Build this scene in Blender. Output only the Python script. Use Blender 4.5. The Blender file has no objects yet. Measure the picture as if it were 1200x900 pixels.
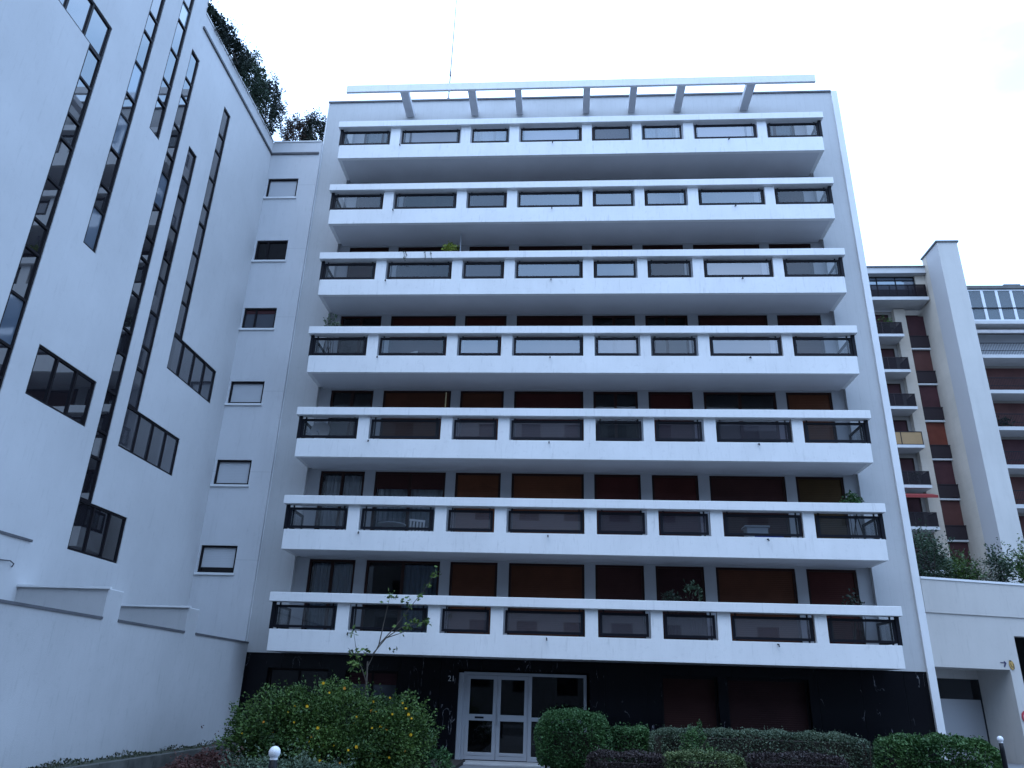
import bpy, bmesh, math, random
import numpy as np
from mathutils import Vector, Matrix
R = math.radians
H = 1.72            # eye height: everything below is written relative to the eye, ground at -H
G = -H
random.seed(7)
rng = np.random.default_rng(7)
scene = bpy.context.scene
col = scene.collection

# ------------------------------------------------------------------ camera
YAW, PITCH, ROLL, FPX = R(-4.2983), R(22.2614), R(1.8547), 887.68
fwd = Vector((math.sin(YAW)*math.cos(PITCH), math.cos(YAW)*math.cos(PITCH), math.sin(PITCH)))
r0 = Vector((math.cos(YAW), -math.sin(YAW), 0)); u0 = r0.cross(fwd)
rt = math.cos(ROLL)*r0 + math.sin(ROLL)*u0
up = -math.sin(ROLL)*r0 + math.cos(ROLL)*u0
cd = bpy.data.cameras.new('camera'); cam = bpy.data.objects.new('camera', cd); col.objects.link(cam)
cd.sensor_width = 36; cd.lens = FPX/1200*36; cd.clip_start = .1; cd.clip_end = 6000
m = Matrix((rt, up, -fwd)).transposed().to_4x4(); m.translation = (0, 0, H)
cam.matrix_world = m
scene.camera = cam
scene.view_settings.view_transform = 'Standard'
scene.view_settings.look = 'None'
scene.view_settings.exposure = 0.0
scene.view_settings.gamma = 1
scene.render.engine = 'CYCLES'
scene.cycles.max_bounces = 10
scene.cycles.transparent_max_bounces = 12

# ------------------------------------------------------------------ sky and sun (overcast, bluish)
SUN_EL, SUN_AZ = R(58), R(250)
w = bpy.data.worlds.new('World'); scene.world = w; w.use_nodes = True
nt = w.node_tree; N = nt.nodes; Lk = nt.links
bg = N['Background']; bg.inputs['Strength'].default_value = 0.1
sky = N.new('ShaderNodeTexSky'); sky.sky_type = 'NISHITA'; sky.sun_disc = False
sky.sun_elevation = SUN_EL; sky.sun_rotation = R(200)
tc = N.new('ShaderNodeTexCoord'); mp = N.new('ShaderNodeMapping'); mp.inputs['Scale'].default_value = (1, 1, 2.2)
n1 = N.new('ShaderNodeTexNoise'); n1.inputs['Scale'].default_value = 2.1; n1.inputs['Detail'].default_value = 6; n1.inputs['Roughness'].default_value = .5
n1.inputs['Distortion'].default_value = .35
Lk.new(tc.outputs['Generated'], mp.inputs['Vector']); Lk.new(mp.outputs['Vector'], n1.inputs['Vector'])
cr = N.new('ShaderNodeValToRGB')
cr.color_ramp.elements[0].position = .38; cr.color_ramp.elements[0].color = (7.9, 13.4, 22.6, 1)
cr.color_ramp.elements[1].position = .56; cr.color_ramp.elements[1].color = (12.9, 18.2, 27.8, 1)
cv = N.new('ShaderNodeMapRange'); cv.inputs['From Min'].default_value = .22; cv.inputs['From Max'].default_value = .42
cv.inputs['To Min'].default_value = .75; cv.inputs['To Max'].default_value = 1
Lk.new(n1.outputs['Fac'], cr.inputs['Fac']); Lk.new(n1.outputs['Fac'], cv.inputs['Value'])
mx = N.new('ShaderNodeMix'); mx.data_type = 'RGBA'
Lk.new(cv.outputs['Result'], mx.inputs['Factor']); Lk.new(sky.outputs['Color'], mx.inputs['A']); Lk.new(cr.outputs['Color'], mx.inputs['B'])
sx_ = N.new('ShaderNodeSeparateXYZ'); Lk.new(tc.outputs['Generated'], sx_.inputs[0])
gz = N.new('ShaderNodeMapRange'); gz.inputs['From Min'].default_value = 0; gz.inputs['From Max'].default_value = 1
gz.inputs['To Min'].default_value = .86; gz.inputs['To Max'].default_value = 1.5; Lk.new(sx_.outputs['Z'], gz.inputs['Value'])
gm = N.new('ShaderNodeMix'); gm.data_type = 'RGBA'; gm.blend_type = 'MULTIPLY'; gm.inputs['Factor'].default_value = 1     # overcast sky: brighter towards the zenith
Lk.new(mx.outputs['Result'], gm.inputs['A']); Lk.new(gz.outputs['Result'], gm.inputs['B'])
Lk.new(gm.outputs['Result'], bg.inputs['Color'])
sl = bpy.data.lights.new('sun', 'SUN'); sl.energy = 0.5; sl.angle = R(25); sl.color = (1, .96, .9)
so = bpy.data.objects.new('sun', sl); col.objects.link(so)
sd = Vector((-.35*math.cos(SUN_EL), -.94*math.cos(SUN_EL), math.sin(SUN_EL)))
so.rotation_euler = sd.to_track_quat('Z', 'Y').to_euler(); so.location = (-10, -20, 60)

# ------------------------------------------------------------------ materials
MATS = {}
def mat(name, c, rough=.7, var=.0, scale=1.5, bump=0., bscale=40, metal=0., streak=0., spec=.5, tint=None, drips=0.):
    m = bpy.data.materials.new(name); m.use_nodes = True; t = m.node_tree; p = t.nodes['Principled BSDF']
    p.inputs['Roughness'].default_value = rough; p.inputs['Metallic'].default_value = metal
    p.inputs['Specular IOR Level'].default_value = spec
    p.inputs['Base Color'].default_value = (*c, 1)
    src = None
    if var or streak or tint or drips:
        geo = t.nodes.new('ShaderNodeNewGeometry')
        rgb = t.nodes.new('ShaderNodeRGB'); rgb.outputs[0].default_value = (*c, 1); src = rgb.outputs[0]
        def mult(src, fac_socket, lo, hi, a=.3, b=.7):
            mr = t.nodes.new('ShaderNodeMapRange'); mr.inputs['From Min'].default_value = a; mr.inputs['From Max'].default_value = b
            mr.inputs['To Min'].default_value = lo; mr.inputs['To Max'].default_value = hi
            t.links.new(fac_socket, mr.inputs['Value'])
            mm = t.nodes.new('ShaderNodeMix'); mm.data_type = 'RGBA'; mm.blend_type = 'MULTIPLY'; mm.inputs['Factor'].default_value = 1
            t.links.new(src, mm.inputs['A']); t.links.new(mr.outputs['Result'], mm.inputs['B']); return mm.outputs['Result']
        if var:
            n = t.nodes.new('ShaderNodeTexNoise'); n.inputs['Scale'].default_value = scale; n.inputs['Detail'].default_value = 7; n.inputs['Roughness'].default_value = .62
            t.links.new(geo.outputs['Position'], n.inputs['Vector']); src = mult(src, n.outputs['Fac'], 1-var, 1+var*.35)
        if streak:
            mp = t.nodes.new('ShaderNodeMapping'); mp.inputs['Scale'].default_value = (2.1, 2.1, .22)
            t.links.new(geo.outputs['Position'], mp.inputs['Vector'])
            n = t.nodes.new('ShaderNodeTexNoise'); n.inputs['Scale'].default_value = 1.2; n.inputs['Detail'].default_value = 8; n.inputs['Roughness'].default_value = .7
            t.links.new(mp.outputs['Vector'], n.inputs['Vector']); src = mult(src, n.outputs['Fac'], 1-streak, 1.0, .28, .55)
        if drips:      # sparse run-off marks, each with a shape of its own
            mp = t.nodes.new('ShaderNodeMapping'); mp.inputs['Scale'].default_value = (6.5, 6.5, .75)
            t.links.new(geo.outputs['Position'], mp.inputs['Vector'])
            n = t.nodes.new('ShaderNodeTexNoise'); n.inputs['Scale'].default_value = 2.0; n.inputs['Detail'].default_value = 6; n.inputs['Roughness'].default_value = .6
            t.links.new(mp.outputs['Vector'], n.inputs['Vector']); src = mult(src, n.outputs['Fac'], 1.0, 1-drips, .58, .74)
            n = t.nodes.new('ShaderNodeTexNoise'); n.inputs['Scale'].default_value = 7; n.inputs['Detail'].default_value = 8; n.inputs['Roughness'].default_value = .75
            t.links.new(geo.outputs['Position'], n.inputs['Vector']); src = mult(src, n.outputs['Fac'], 1.0, 1-drips*.8, .56, .72)
        if tint:
            at = t.nodes.new('ShaderNodeAttribute'); at.attribute_name = 'tint'
            mm = t.nodes.new('ShaderNodeMix'); mm.data_type = 'RGBA'
            mm.inputs['B'].default_value = (*tint, 1)
            t.links.new(at.outputs['Fac'], mm.inputs['Factor']); t.links.new(src, mm.inputs['A']); src = mm.outputs['Result']
        t.links.new(src, p.inputs['Base Color'])
    if bump:
        geo = t.nodes.new('ShaderNodeNewGeometry')
        n = t.nodes.new('ShaderNodeTexNoise'); n.inputs['Scale'].default_value = bscale; n.inputs['Detail'].default_value = 4
        t.links.new(geo.outputs['Position'], n.inputs['Vector'])
        b = t.nodes.new('ShaderNodeBump'); b.inputs['Strength'].default_value = bump; b.inputs['Distance'].default_value = .02
        t.links.new(n.outputs['Fac'], b.inputs['Height']); t.links.new(b.outputs['Normal'], p.inputs['Normal'])
    MATS[name] = m; return m

def leafmat(name, a, b, rough=.55):
    m = mat(name, a, rough, tint=b, spec=.3)
    return m

def slatmat(name, c, pitch=.055, rough=.55, var=.25):
    """roller shutter: horizontal slats from a wave bump, slightly uneven paint"""
    m = mat(name, c, rough, var=var, scale=1.1, spec=.12)
    t = m.node_tree; p = t.nodes['Principled BSDF']
    geo = t.nodes.new('ShaderNodeNewGeometry'); sx = t.nodes.new('ShaderNodeSeparateXYZ'); t.links.new(geo.outputs['Position'], sx.inputs[0])
    mm = t.nodes.new('ShaderNodeMath'); mm.operation = 'PINGPONG'; mm.inputs[1].default_value = pitch/2
    t.links.new(sx.outputs['Z'], mm.inputs[0])
    b = t.nodes.new('ShaderNodeBump'); b.inputs['Strength'].default_value = .25; b.inputs['Distance'].default_value = .4
    t.links.new(mm.outputs[0], b.inputs['Height']); t.links.new(b.outputs['Normal'], p.inputs['Normal'])
    return m

def panelled(m, w, h, dark=.82, ox=0., oz=0., line=.012):
    """thin joints of a cladding grid multiplied into the base colour (real joints between panels)"""
    t = m.node_tree; p = t.nodes['Principled BSDF']
    geo = t.nodes.new('ShaderNodeNewGeometry'); sx = t.nodes.new('ShaderNodeSeparateXYZ'); t.links.new(geo.outputs['Position'], sx.inputs[0])
    outs = []
    for ax, s, o in (('X', w, ox), ('Z', h, oz)):
        if not s: continue
        a = t.nodes.new('ShaderNodeMath'); a.operation = 'ADD'; a.inputs[1].default_value = 100*s+o; t.links.new(sx.outputs[ax], a.inputs[0])
        f = t.nodes.new('ShaderNodeMath'); f.operation = 'PINGPONG'; f.inputs[1].default_value = s/2; t.links.new(a.outputs[0], f.inputs[0])
        g = t.nodes.new('ShaderNodeMath'); g.operation = 'LESS_THAN'; g.inputs[1].default_value = line; t.links.new(f.outputs[0], g.inputs[0]); outs.append(g.outputs[0])
    fac = outs[0]
    if len(outs) > 1:
        mxn = t.nodes.new('ShaderNodeMath'); mxn.operation = 'MAXIMUM'; t.links.new(outs[0], mxn.inputs[0]); t.links.new(outs[1], mxn.inputs[1]); fac = mxn.outputs[0]
    mm = t.nodes.new('ShaderNodeMix'); mm.data_type = 'RGBA'; mm.blend_type = 'MULTIPLY'; mm.inputs['B'].default_value = (dark, dark, dark, 1)
    t.links.new(fac, mm.inputs['Factor'])
    bc = p.inputs['Base Color']
    if bc.links: t.links.new(bc.links[0].from_socket, mm.inputs['A'])
    else: mm.inputs['A'].default_value = bc.default_value
    t.links.new(mm.outputs['Result'], bc)
    return m

def glassmat(name, tint, body=(.1, .1, .12), body_fac=.12, ior=1.5):
    m = bpy.data.materials.new(name); m.use_nodes = True; t = m.node_tree; t.nodes.clear()
    o = t.nodes.new('ShaderNodeOutputMaterial'); tr = t.nodes.new('ShaderNodeBsdfTransparent'); tr.inputs[0].default_value = (*tint, 1)
    gl = t.nodes.new('ShaderNodeBsdfGlossy'); gl.inputs['Roughness'].default_value = .015; gl.inputs['Color'].default_value = (.95, .95, .95, 1)
    df = t.nodes.new('ShaderNodeBsdfDiffuse'); df.inputs[0].default_value = (*body, 1)
    fr = t.nodes.new('ShaderNodeFresnel'); ge = t.nodes.new('ShaderNodeNewGeometry'); mr = t.nodes.new('ShaderNodeMapRange')      # same reflectance from both sides of the sheet
    mr.inputs['To Min'].default_value = ior; mr.inputs['To Max'].default_value = 1/ior
    t.links.new(ge.outputs['Backfacing'], mr.inputs['Value']); t.links.new(mr.outputs['Result'], fr.inputs['IOR'])
    a = t.nodes.new('ShaderNodeMixShader'); a.inputs[0].default_value = body_fac
    b = t.nodes.new('ShaderNodeMixShader')
    t.links.new(tr.outputs[0], a.inputs[1]); t.links.new(df.outputs[0], a.inputs[2])
    t.links.new(fr.outputs[0], b.inputs[0]); t.links.new(a.outputs[0], b.inputs[1]); t.links.new(gl.outputs[0], b.inputs[2])
    t.links.new(b.outputs[0], o.inputs[0]); MATS[name] = m; return m

def marblemat():
    m = mat('black_marble', (.005, .005, .007), .20, spec=.16); t = m.node_tree; p = t.nodes['Principled BSDF']
    geo = t.nodes.new('ShaderNodeNewGeometry'); mp = t.nodes.new('ShaderNodeMapping'); mp.inputs['Rotation'].default_value = (0, R(28), 0); mp.inputs['Scale'].default_value = (1.6, 1, .5)
    t.links.new(geo.outputs['Position'], mp.inputs['Vector'])
    n = t.nodes.new('ShaderNodeTexNoise'); n.inputs['Scale'].default_value = 1.5; n.inputs['Detail'].default_value = 9; n.inputs['Distortion'].default_value = .7
    t.links.new(mp.outputs['Vector'], n.inputs['Vector'])
    s = t.nodes.new('ShaderNodeMath'); s.operation = 'SUBTRACT'; s.inputs[1].default_value = .5; t.links.new(n.outputs['Fac'], s.inputs[0])
    ab = t.nodes.new('ShaderNodeMath'); ab.operation = 'ABSOLUTE'; t.links.new(s.outputs[0], ab.inputs[0])
    r = t.nodes.new('ShaderNodeMapRange'); r.inputs['From Min'].default_value = 0; r.inputs['From Max'].default_value = .005; r.inputs['To Min'].default_value = 1; r.inputs['To Max'].default_value = 0
    t.links.new(ab.outputs[0], r.inputs['Value'])
    n2 = t.nodes.new('ShaderNodeTexNoise'); n2.inputs['Scale'].default_value = 2.1; t.links.new(geo.outputs['Position'], n2.inputs['Vector'])
    r2 = t.nodes.new('ShaderNodeMapRange'); r2.inputs['From Min'].default_value = .555; r2.inputs['From Max'].default_value = .68; t.links.new(n2.outputs['Fac'], r2.inputs['Value'])
    mu = t.nodes.new('ShaderNodeMath'); mu.operation = 'MULTIPLY'; t.links.new(r.outputs[0], mu.inputs[0]); t.links.new(r2.outputs[0], mu.inputs[1])
    mm = t.nodes.new('ShaderNodeMix'); mm.data_type = 'RGBA'; mm.inputs['A'].default_value = (.006, .006, .008, 1); mm.inputs['B'].default_value = (.42, .42, .45, 1)
    t.links.new(mu.outputs[0], mm.inputs['Factor']); t.links.new(mm.outputs['Result'], p.inputs['Base Color'])
    return panelled(m, 1.15, 0, .3, line=.004)

M = MATS
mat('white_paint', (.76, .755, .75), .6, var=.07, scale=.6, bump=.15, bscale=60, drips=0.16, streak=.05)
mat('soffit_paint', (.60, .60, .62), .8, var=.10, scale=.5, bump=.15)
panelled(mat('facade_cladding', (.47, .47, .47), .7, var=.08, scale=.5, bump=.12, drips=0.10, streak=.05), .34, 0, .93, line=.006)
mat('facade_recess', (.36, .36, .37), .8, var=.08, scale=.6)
mat('pier_white', (.74, .74, .74), .6, var=.08, scale=.8, streak=.06)
mat('render_white', (.56, .555, .555), .85, var=.15, scale=.22, bump=.25, bscale=90, drips=0.10, streak=.02)
panelled(mat('strip_render', (.56, .56, .57), .85, var=.07, scale=.4, bump=.2, bscale=90, drips=0.10, streak=.05), 0, 2.73, .85, oz=.25, line=.01)
mat('garden_render', (.46, .455, .455), .85, var=.14, scale=.3, bump=.25, bscale=80, drips=0.16, streak=.04)
mat('garage_render', (.50, .475, .445), .85, var=.10, scale=.35, bump=.25, bscale=80, drips=0.12, streak=.04)
mat('dark_coping', (.10, .10, .11), .6, var=.3, scale=2)
mat('light_coping', (.70, .70, .70), .7, var=.1)
mat('dark_metal', (.007, .007, .011), .5, spec=.15)
mat('brown_frame', (.03, .013, .010), .55, var=.2, spec=.15)
mat('dark_frame', (.010, .008, .010), .5, spec=.15)
mat('room_dark', (.012, .011, .011), .9, spec=.1)  # near-black colour stands for unlit rooms
slatmat('shutter_brown', (.080, .028, .014)); slatmat('shutter_red', (.055, .014, .011)); slatmat('shutter_dark', (.042, .015, .013))
slatmat('shutter_ochre', (.06, .034, .012)); slatmat('shutter_orange', (.105, .036, .016)); slatmat('shutter_maroon', (.03, .011, .011))
slatmat('shutter_white', (.47, .48, .50), .05, .6, .06); slatmat('shutter_pale', (.42, .42, .44), .05, .6, .1); slatmat('shutter_back', (.085, .036, .032), .06)
slatmat('shutter_back_red', (.13, .036, .024), .06); slatmat('shutter_back_dark', (.06, .025, .028), .06)
mat('curtain_blue', (.20, .25, .30), .9); mat('curtain_white', (.55, .56, .58), .9)
glassmat('clear_glass', (.58, .60, .62), (.10, .11, .12), .12, 1.6); glassmat('smoked_glass', (.36, .34, .38), (.10, .09, .11), .3, 1.8)
glassmat('balcony_glass', (.50, .49, .53), (.20, .19, .22), .26, 2.4)
glassmat('window_glass', (.55, .58, .6), (.02, .02, .03), .05)
glassmat('door_glass', (.35, .37, .4), (.01, .01, .012), .1)
def mirrorpane(name, c, rough=.02, ior=2.75):
    m = mat(name, c, rough); m.node_tree.nodes['Principled BSDF'].inputs['IOR'].default_value = ior; return m
mirrorpane('pane_dark', (.012, .011, .014)); mirrorpane('pane_grey', (.05, .05, .058), .04); mirrorpane('pane_blue', (.10, .13, .17), .05); mirrorpane('pane_warm', (.09, .06, .045), .1)
mirrorpane('pane_soft', (.008, .007, .008), .1, 1.35); mirrorpane('pane_mid', (.06, .065, .08), .1, 1.4); mirrorpane('pane_pale', (.22, .27, .31), .05)
marblemat()
mat('aluminium', (.42, .43, .46), .38, var=.05, metal=.35)
mat('step_stone', (.42, .42, .42), .8, var=.15, scale=4)
mat('asphalt', (.05, .05, .052), .9, var=.3, scale=5, bump=.4, bscale=120)
mat('paving', (.16, .16, .165), .9, var=.2, scale=2, bump=.3, bscale=80)
mat('kerb_stone', (.22, .22, .22), .85, var=.25, scale=4)
mat('old_kerb', (.10, .10, .09), .9, var=.5, scale=3); mat('soil', (.03, .022, .017), .95, var=.5, scale=9, bump=1, bscale=30)
mat('mulch', (.055, .022, .016), .95, var=.5, scale=14, bump=1, bscale=35)
mat('moss', (.05, .055, .035), .95, var=.6, scale=10, bump=1, bscale=40)
mat('bark', (.09, .075, .06), .9, var=.4, scale=20, bump=.6)
mat('twig', (.035, .027, .02), .9, var=.3, scale=20)
mat('terracotta', (.16, .065, .035), .8, var=.2); mat('pot_dark', (.03, .03, .032), .6); mat('pot_white', (.6, .6, .6), .6)
mat('bollard_black', (.006, .006, .008), .5, spec=.2); mat('bollard_white', (.72, .73, .76), .4, var=.12, scale=25)
mat('beige_stone', (.50, .435, .36), .85, var=.16, scale=.45, bump=.2, streak=.06)
panelled(M['beige_stone'], 0, .62, .93, line=.012)
mat('tower_grey', (.39, .37, .36), .85, var=.07, scale=.3); mat('tower_white', (.47, .455, .43), .8, var=.08, scale=.3, streak=.07)
mat('slab_white', (.5, .5, .5), .8, var=.1); mat('back_wall', (.26, .235, .21), .85, var=.12, scale=.5)
mat('railing_brown', (.022, .015, .018), .6, spec=.2); mat('railing_amber', (.28, .17, .07), .6, var=.1)
glassmat('railing_glass', (.25, .24, .26), (.022, .017, .02), .6, 1.15)
glassmat('veranda_glass', (.55, .62, .66), (.25, .3, .34), .35)
mat('veranda_frame', (.62, .64, .67), .5); mat('awning_red', (.2, .02, .018), .8); mat('awning_stripe', (.42, .40, .40), .8, var=.2, scale=3)
mat('mast_grey', (.20, .20, .21), .5); mat('roof_felt', (.12, .12, .12), .9, var=.2)
mat('garage_door', (.30, .30, .31), .55, var=.06, scale=.8)
mat('recess_dark', (.025, .025, .027), .9, var=.2)  # near-black tone puts the shade of the garage recess into the colour
mat('sign_blue', (.012, .012, .07), .5); mat('sign_yellow', (.42, .25, .05), .5, var=.15, scale=25); mat('sign_black', (.01, .01, .012), .5)
mat('sign_red', (.38, .02, .035), .45); mat('sign_white', (.7, .7, .7), .45); mat('number_white', (.6, .6, .6), .5)
mat('flower_yellow', (.75, .45, .01), .6); mat('flower_orange', (.62, .26, .02), .6); mat('flower_red', (.4, .03, .05), .6)
mat('pole_grey', (.4, .42, .45), .4, metal=.5); mat('pole_ochre', (.22, .16, .07), .6); mat('plastic_white', (.6, .62, .65), .5); mat('plastic_blue', (.03, .06, .3), .5)
mat('opposite_render', (.13, .125, .12), .85, var=.15, scale=.5)  # kept dark so that the lower panes mirror less brightness
leafmat('leaf_shrub', (.019, .050, .011), (.10, .175, .034)); leafmat('leaf_box', (.017, .055, .016), (.082, .18, .058))
leafmat('leaf_grey', (.045, .070, .046), (.145, .195, .12)); leafmat('leaf_bright', (.020, .060, .018), (.085, .175, .05))
leafmat('leaf_purple', (.024, .018, .018), (.068, .046, .045)); leafmat('leaf_dark', (.008, .016, .012), (.032, .05, .03))
leafmat('leaf_rust', (.035, .024, .018), (.10, .065, .05)); leafmat('leaf_red', (.05, .016, .014), (.12, .05, .04)); leafmat('leaf_var', (.03, .06, .02), (.2, .25, .1))
leafmat('leaf_lime', (.12, .17, .02), (.30, .34, .05)); leafmat('leaf_terrace', (.016, .035, .02), (.06, .10, .05)); leafmat('leaf_pale', (.12, .13, .10), (.36, .36, .30))

# ------------------------------------------------------------------ mesh builder
ORG = {}
class MB:
    def __init__(s): s.v = []; s.f = []; s.m = []; s.t = []; s.arr = []
    def quad(s, a, b, c, d, m=0):
        n = len(s.v); s.v += [a, b, c, d]; s.f.append((n, n+1, n+2, n+3)); s.m.append(m)
        return s
    def box(s, x0, x1, y0, y1, z0, z1, m=0):
        n = len(s.v); s.v += [(x, y, z) for z in (z0, z1) for y in (y0, y1) for x in (x0, x1)]
        for f in ((0, 2, 3, 1), (4, 5, 7, 6), (0, 1, 5, 4), (2, 6, 7, 3), (0, 4, 6, 2), (1, 3, 7, 5)):
            s.f.append(tuple(n+i for i in f)); s.m.append(m)
        return s
    def prism(s, pts, f, d0, d1, m=0):
        """pts 2-D outline, f(u,v,d) -> xyz, extruded from d0 to d1"""
        n = len(s.v); k = len(pts)
        s.v += [f(u, v, d0) for u, v in pts] + [f(u, v, d1) for u, v in pts]
        s.f.append(tuple(range(n, n+k))); s.m.append(m); s.f.append(tuple(range(n+2*k-1, n+k-1, -1))); s.m.append(m)
        for i in range(k):
            j = (i+1) % k; s.f.append((n+i, n+k+i, n+k+j, n+j)); s.m.append(m)
        return s
    def tube(s, pts, rad, n=8, m=0, cap=True):
        pts = [Vector(p) for p in pts]; rad = rad if isinstance(rad, (list, tuple)) else [rad]*len(pts)
        base = len(s.v)
        for i, p in enumerate(pts):
            d = (pts[min(i+1, len(pts)-1)]-pts[max(i-1, 0)]).normalized()
            a = d.cross(Vector((0, 0, 1)) if abs(d.z) < .9 else Vector((1, 0, 0))).normalized(); b = d.cross(a)
            for k in range(n):
                t = 2*math.pi*k/n; s.v.append(tuple(p+rad[i]*(a*math.cos(t)+b*math.sin(t))))
        for i in range(len(pts)-1):
            for k in range(n):
                s.f.append((base+i*n+k, base+i*n+(k+1) % n, base+(i+1)*n+(k+1) % n, base+(i+1)*n+k)); s.m.append(m)
        if cap:
            s.f.append(tuple(base+k for k in range(n))); s.m.append(m)
            e = base+(len(pts)-1)*n; s.f.append(tuple(e+k for k in reversed(range(n)))); s.m.append(m)
        return s
    def lathe(s, c, prof, n=20, m=0):
        base = len(s.v)
        for r, z in prof:
            for k in range(n):
                t = 2*math.pi*k/n; s.v.append((c[0]+r*math.cos(t), c[1]+r*math.sin(t), c[2]+z))
        for i in range(len(prof)-1):
            for k in range(n):
                s.f.append((base+i*n+k, base+i*n+(k+1) % n, base+(i+1)*n+(k+1) % n, base+(i+1)*n+k)); s.m.append(m)
        return s
    def leaves(s, P, size, dirs=None, flat=.5, jitter=.35):
        """P (n,3) positions; one folded diamond leaf each"""
        n = len(P); P = np.asarray(P, float)
        a = rng.normal(size=(n, 3));
        if dirs is not None: a = np.asarray(dirs)*1.1 + a*.8
        a[:, 2] *= (1-flat*.5); a /= np.linalg.norm(a, axis=1)[:, None]+1e-9
        b = np.cross(a, rng.normal(size=(n, 3))); b /= np.linalg.norm(b, axis=1)[:, None]+1e-9
        nn = np.cross(a, b)
        sz = (size*(1-jitter+2*jitter*rng.random(n)))[:, None]
        q = np.stack([P-a*sz*.5, P+b*sz*.27+nn*sz*.07, P+a*sz*.5, P-b*sz*.27+nn*sz*.07], 1)
        s.arr.append(q); return s
    def build(s, name, mats, parent=None, smooth=False, bevel=0, origin=None, tint=None, offset=(0, 0, 0)):
        if not isinstance(mats, (list, tuple)): mats = [mats]
        V = np.array(s.v, float).reshape(-1, 3); F = list(s.f); MI = list(s.m)
        T = [0.]*len(F)
        for q in s.arr:
            n0 = len(V); V = np.concatenate([V, q.reshape(-1, 3)])
            F += [(n0+4*i, n0+4*i+1, n0+4*i+2, n0+4*i+3) for i in range(len(q))]; MI += [0]*len(q)
            c = q.mean(1); nz = np.sin(c[:, 0]*3.1+1.3)*np.sin(c[:, 1]*2.7+.4)*np.sin(c[:, 2]*3.7+2.)
            T += list(np.clip(.35+.3*nz+.3*(rng.random(len(q))-.5)*2, 0, 1))
        V = V+np.array((0, 0, H))
        if parent is None:
            o0 = np.array(origin)+np.array((0, 0, H)) if origin is not None else np.array([(V[:, 0].min()+V[:, 0].max())/2, (V[:, 1].min()+V[:, 1].max())/2, V[:, 2].min()])
        else: o0 = ORG[parent.name]
        me = bpy.data.meshes.new(name); me.from_pydata((V-o0).tolist(), [], F)
        for mm in mats: me.materials.append(M[mm] if isinstance(mm, str) else mm)
        me.polygons.foreach_set('material_index', MI)
        if s.arr:
            at = me.attributes.new('tint', 'FLOAT', 'FACE'); at.data.foreach_set('value', T)
        if smooth: me.polygons.foreach_set('use_smooth', [True]*len(F))
        me.update()
        o = bpy.data.objects.new(name, me); col.objects.link(o)
        if parent is None: o.location = o0
        else: o.parent = parent
        ORG[o.name] = o0
        if not s.arr and not smooth:
            b = bmesh.new(); b.from_mesh(me); bmesh.ops.remove_doubles(b, verts=b.verts, dist=.0005); bmesh.ops.recalc_face_normals(b, faces=b.faces); b.to_mesh(me); b.free()
        if bevel:
            bv = o.modifiers.new('bevel', 'BEVEL'); bv.width = bevel; bv.segments = 2; bv.limit_method = 'ANGLE'; bv.angle_limit = R(40); bv.harden_normals = False
        return o

def thing(name, loc, label, cat, group=None):
    o = bpy.data.objects.new(name, None); o.empty_display_size = .2; col.objects.link(o)
    o.location = (loc[0], loc[1], loc[2]+H); ORG[o.name] = np.array(o.location); return tag(o, label, cat, group)
def tag(o, label, cat, group=None):
    o['label'] = label; o['category'] = cat
    if group: o['group'] = group
    return o
def setting(o, kind='structure'): o['kind'] = kind; return o
def inst(src, name, parent, d):
    """copy of an already built part, same mesh, moved by d"""
    o = src.copy(); o.name = name; col.objects.link(o); o.parent = parent
    o.location = Vector(src.location)+Vector(d); ORG[o.name] = ORG[src.name]; return o

def wall_holes(mb, f, u0, u1, v0, v1, holes, depth, m=0, mr=None, back=False):
    """wall face with rectangular holes on f(u,v,d); reveals run to depth"""
    mr = m if mr is None else mr
    us = sorted({u0, u1, *[h[0] for h in holes], *[h[1] for h in holes]}); us = [u for u in us if u0-1e-6 <= u <= u1+1e-6]
    vs = sorted({v0, v1, *[h[2] for h in holes], *[h[3] for h in holes]}); vs = [v for v in vs if v0-1e-6 <= v <= v1+1e-6]
    def ins(u, v): return any(h[0] < u < h[1] and h[2] < v < h[3] for h in holes)
    S = [[not ins((us[i]+us[i+1])/2, (vs[j]+vs[j+1])/2) for j in range(len(vs)-1)] for i in range(len(us)-1)]
    for i in range(len(us)-1):
        for j in range(len(vs)-1):
            if not S[i][j]: continue
            a, b, c, d = us[i], us[i+1], vs[j], vs[j+1]
            mb.quad(f(a, c, 0), f(b, c, 0), f(b, d, 0), f(a, d, 0), m)
            if back: mb.quad(f(a, c, depth), f(a, d, depth), f(b, d, depth), f(b, c, depth), m)
            for di, dj, p, q in ((-1, 0, (a, c), (a, d)), (1, 0, (b, d), (b, c)), (0, -1, (b, c), (a, c)), (0, 1, (a, d), (b, d))):
                ii, jj = i+di, j+dj
                if 0 <= ii < len(us)-1 and 0 <= jj < len(vs)-1 and S[ii][jj]: continue
                mb.quad(f(*p, 0), f(*q, 0), f(*q, depth), f(*p, depth), mr)
    return mb
def bars(mb, f, u0, u1, v0, v1, w, d0, d1, us=(), vs=(), m=0, iw=None):
    """rectangular frame with mullions at us and transoms at vs"""
    iw = iw or w
    def bx(a, b, c, d): mb.prism([(a, c), (b, c), (b, d), (a, d)], f, d0, d1, m)
    bx(u0, u1, v0, v0+w); bx(u0, u1, v1-w, v1); bx(u0, u0+w, v0+w, v1-w); bx(u1-w, u1, v0+w, v1-w)
    xs = [u0+w]+[u for u in sorted(us)]+[u1-w]
    for u in us: bx(u-iw/2, u+iw/2, v0+w, v1-w)
    for v in vs:
        for i in range(len(xs)-1):
            a = xs[i]+(iw/2 if i else 0); b = xs[i+1]-(iw/2 if i < len(xs)-2 else 0)
            bx(a, b, v-iw/2, v+iw/2)
    return mb
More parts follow.
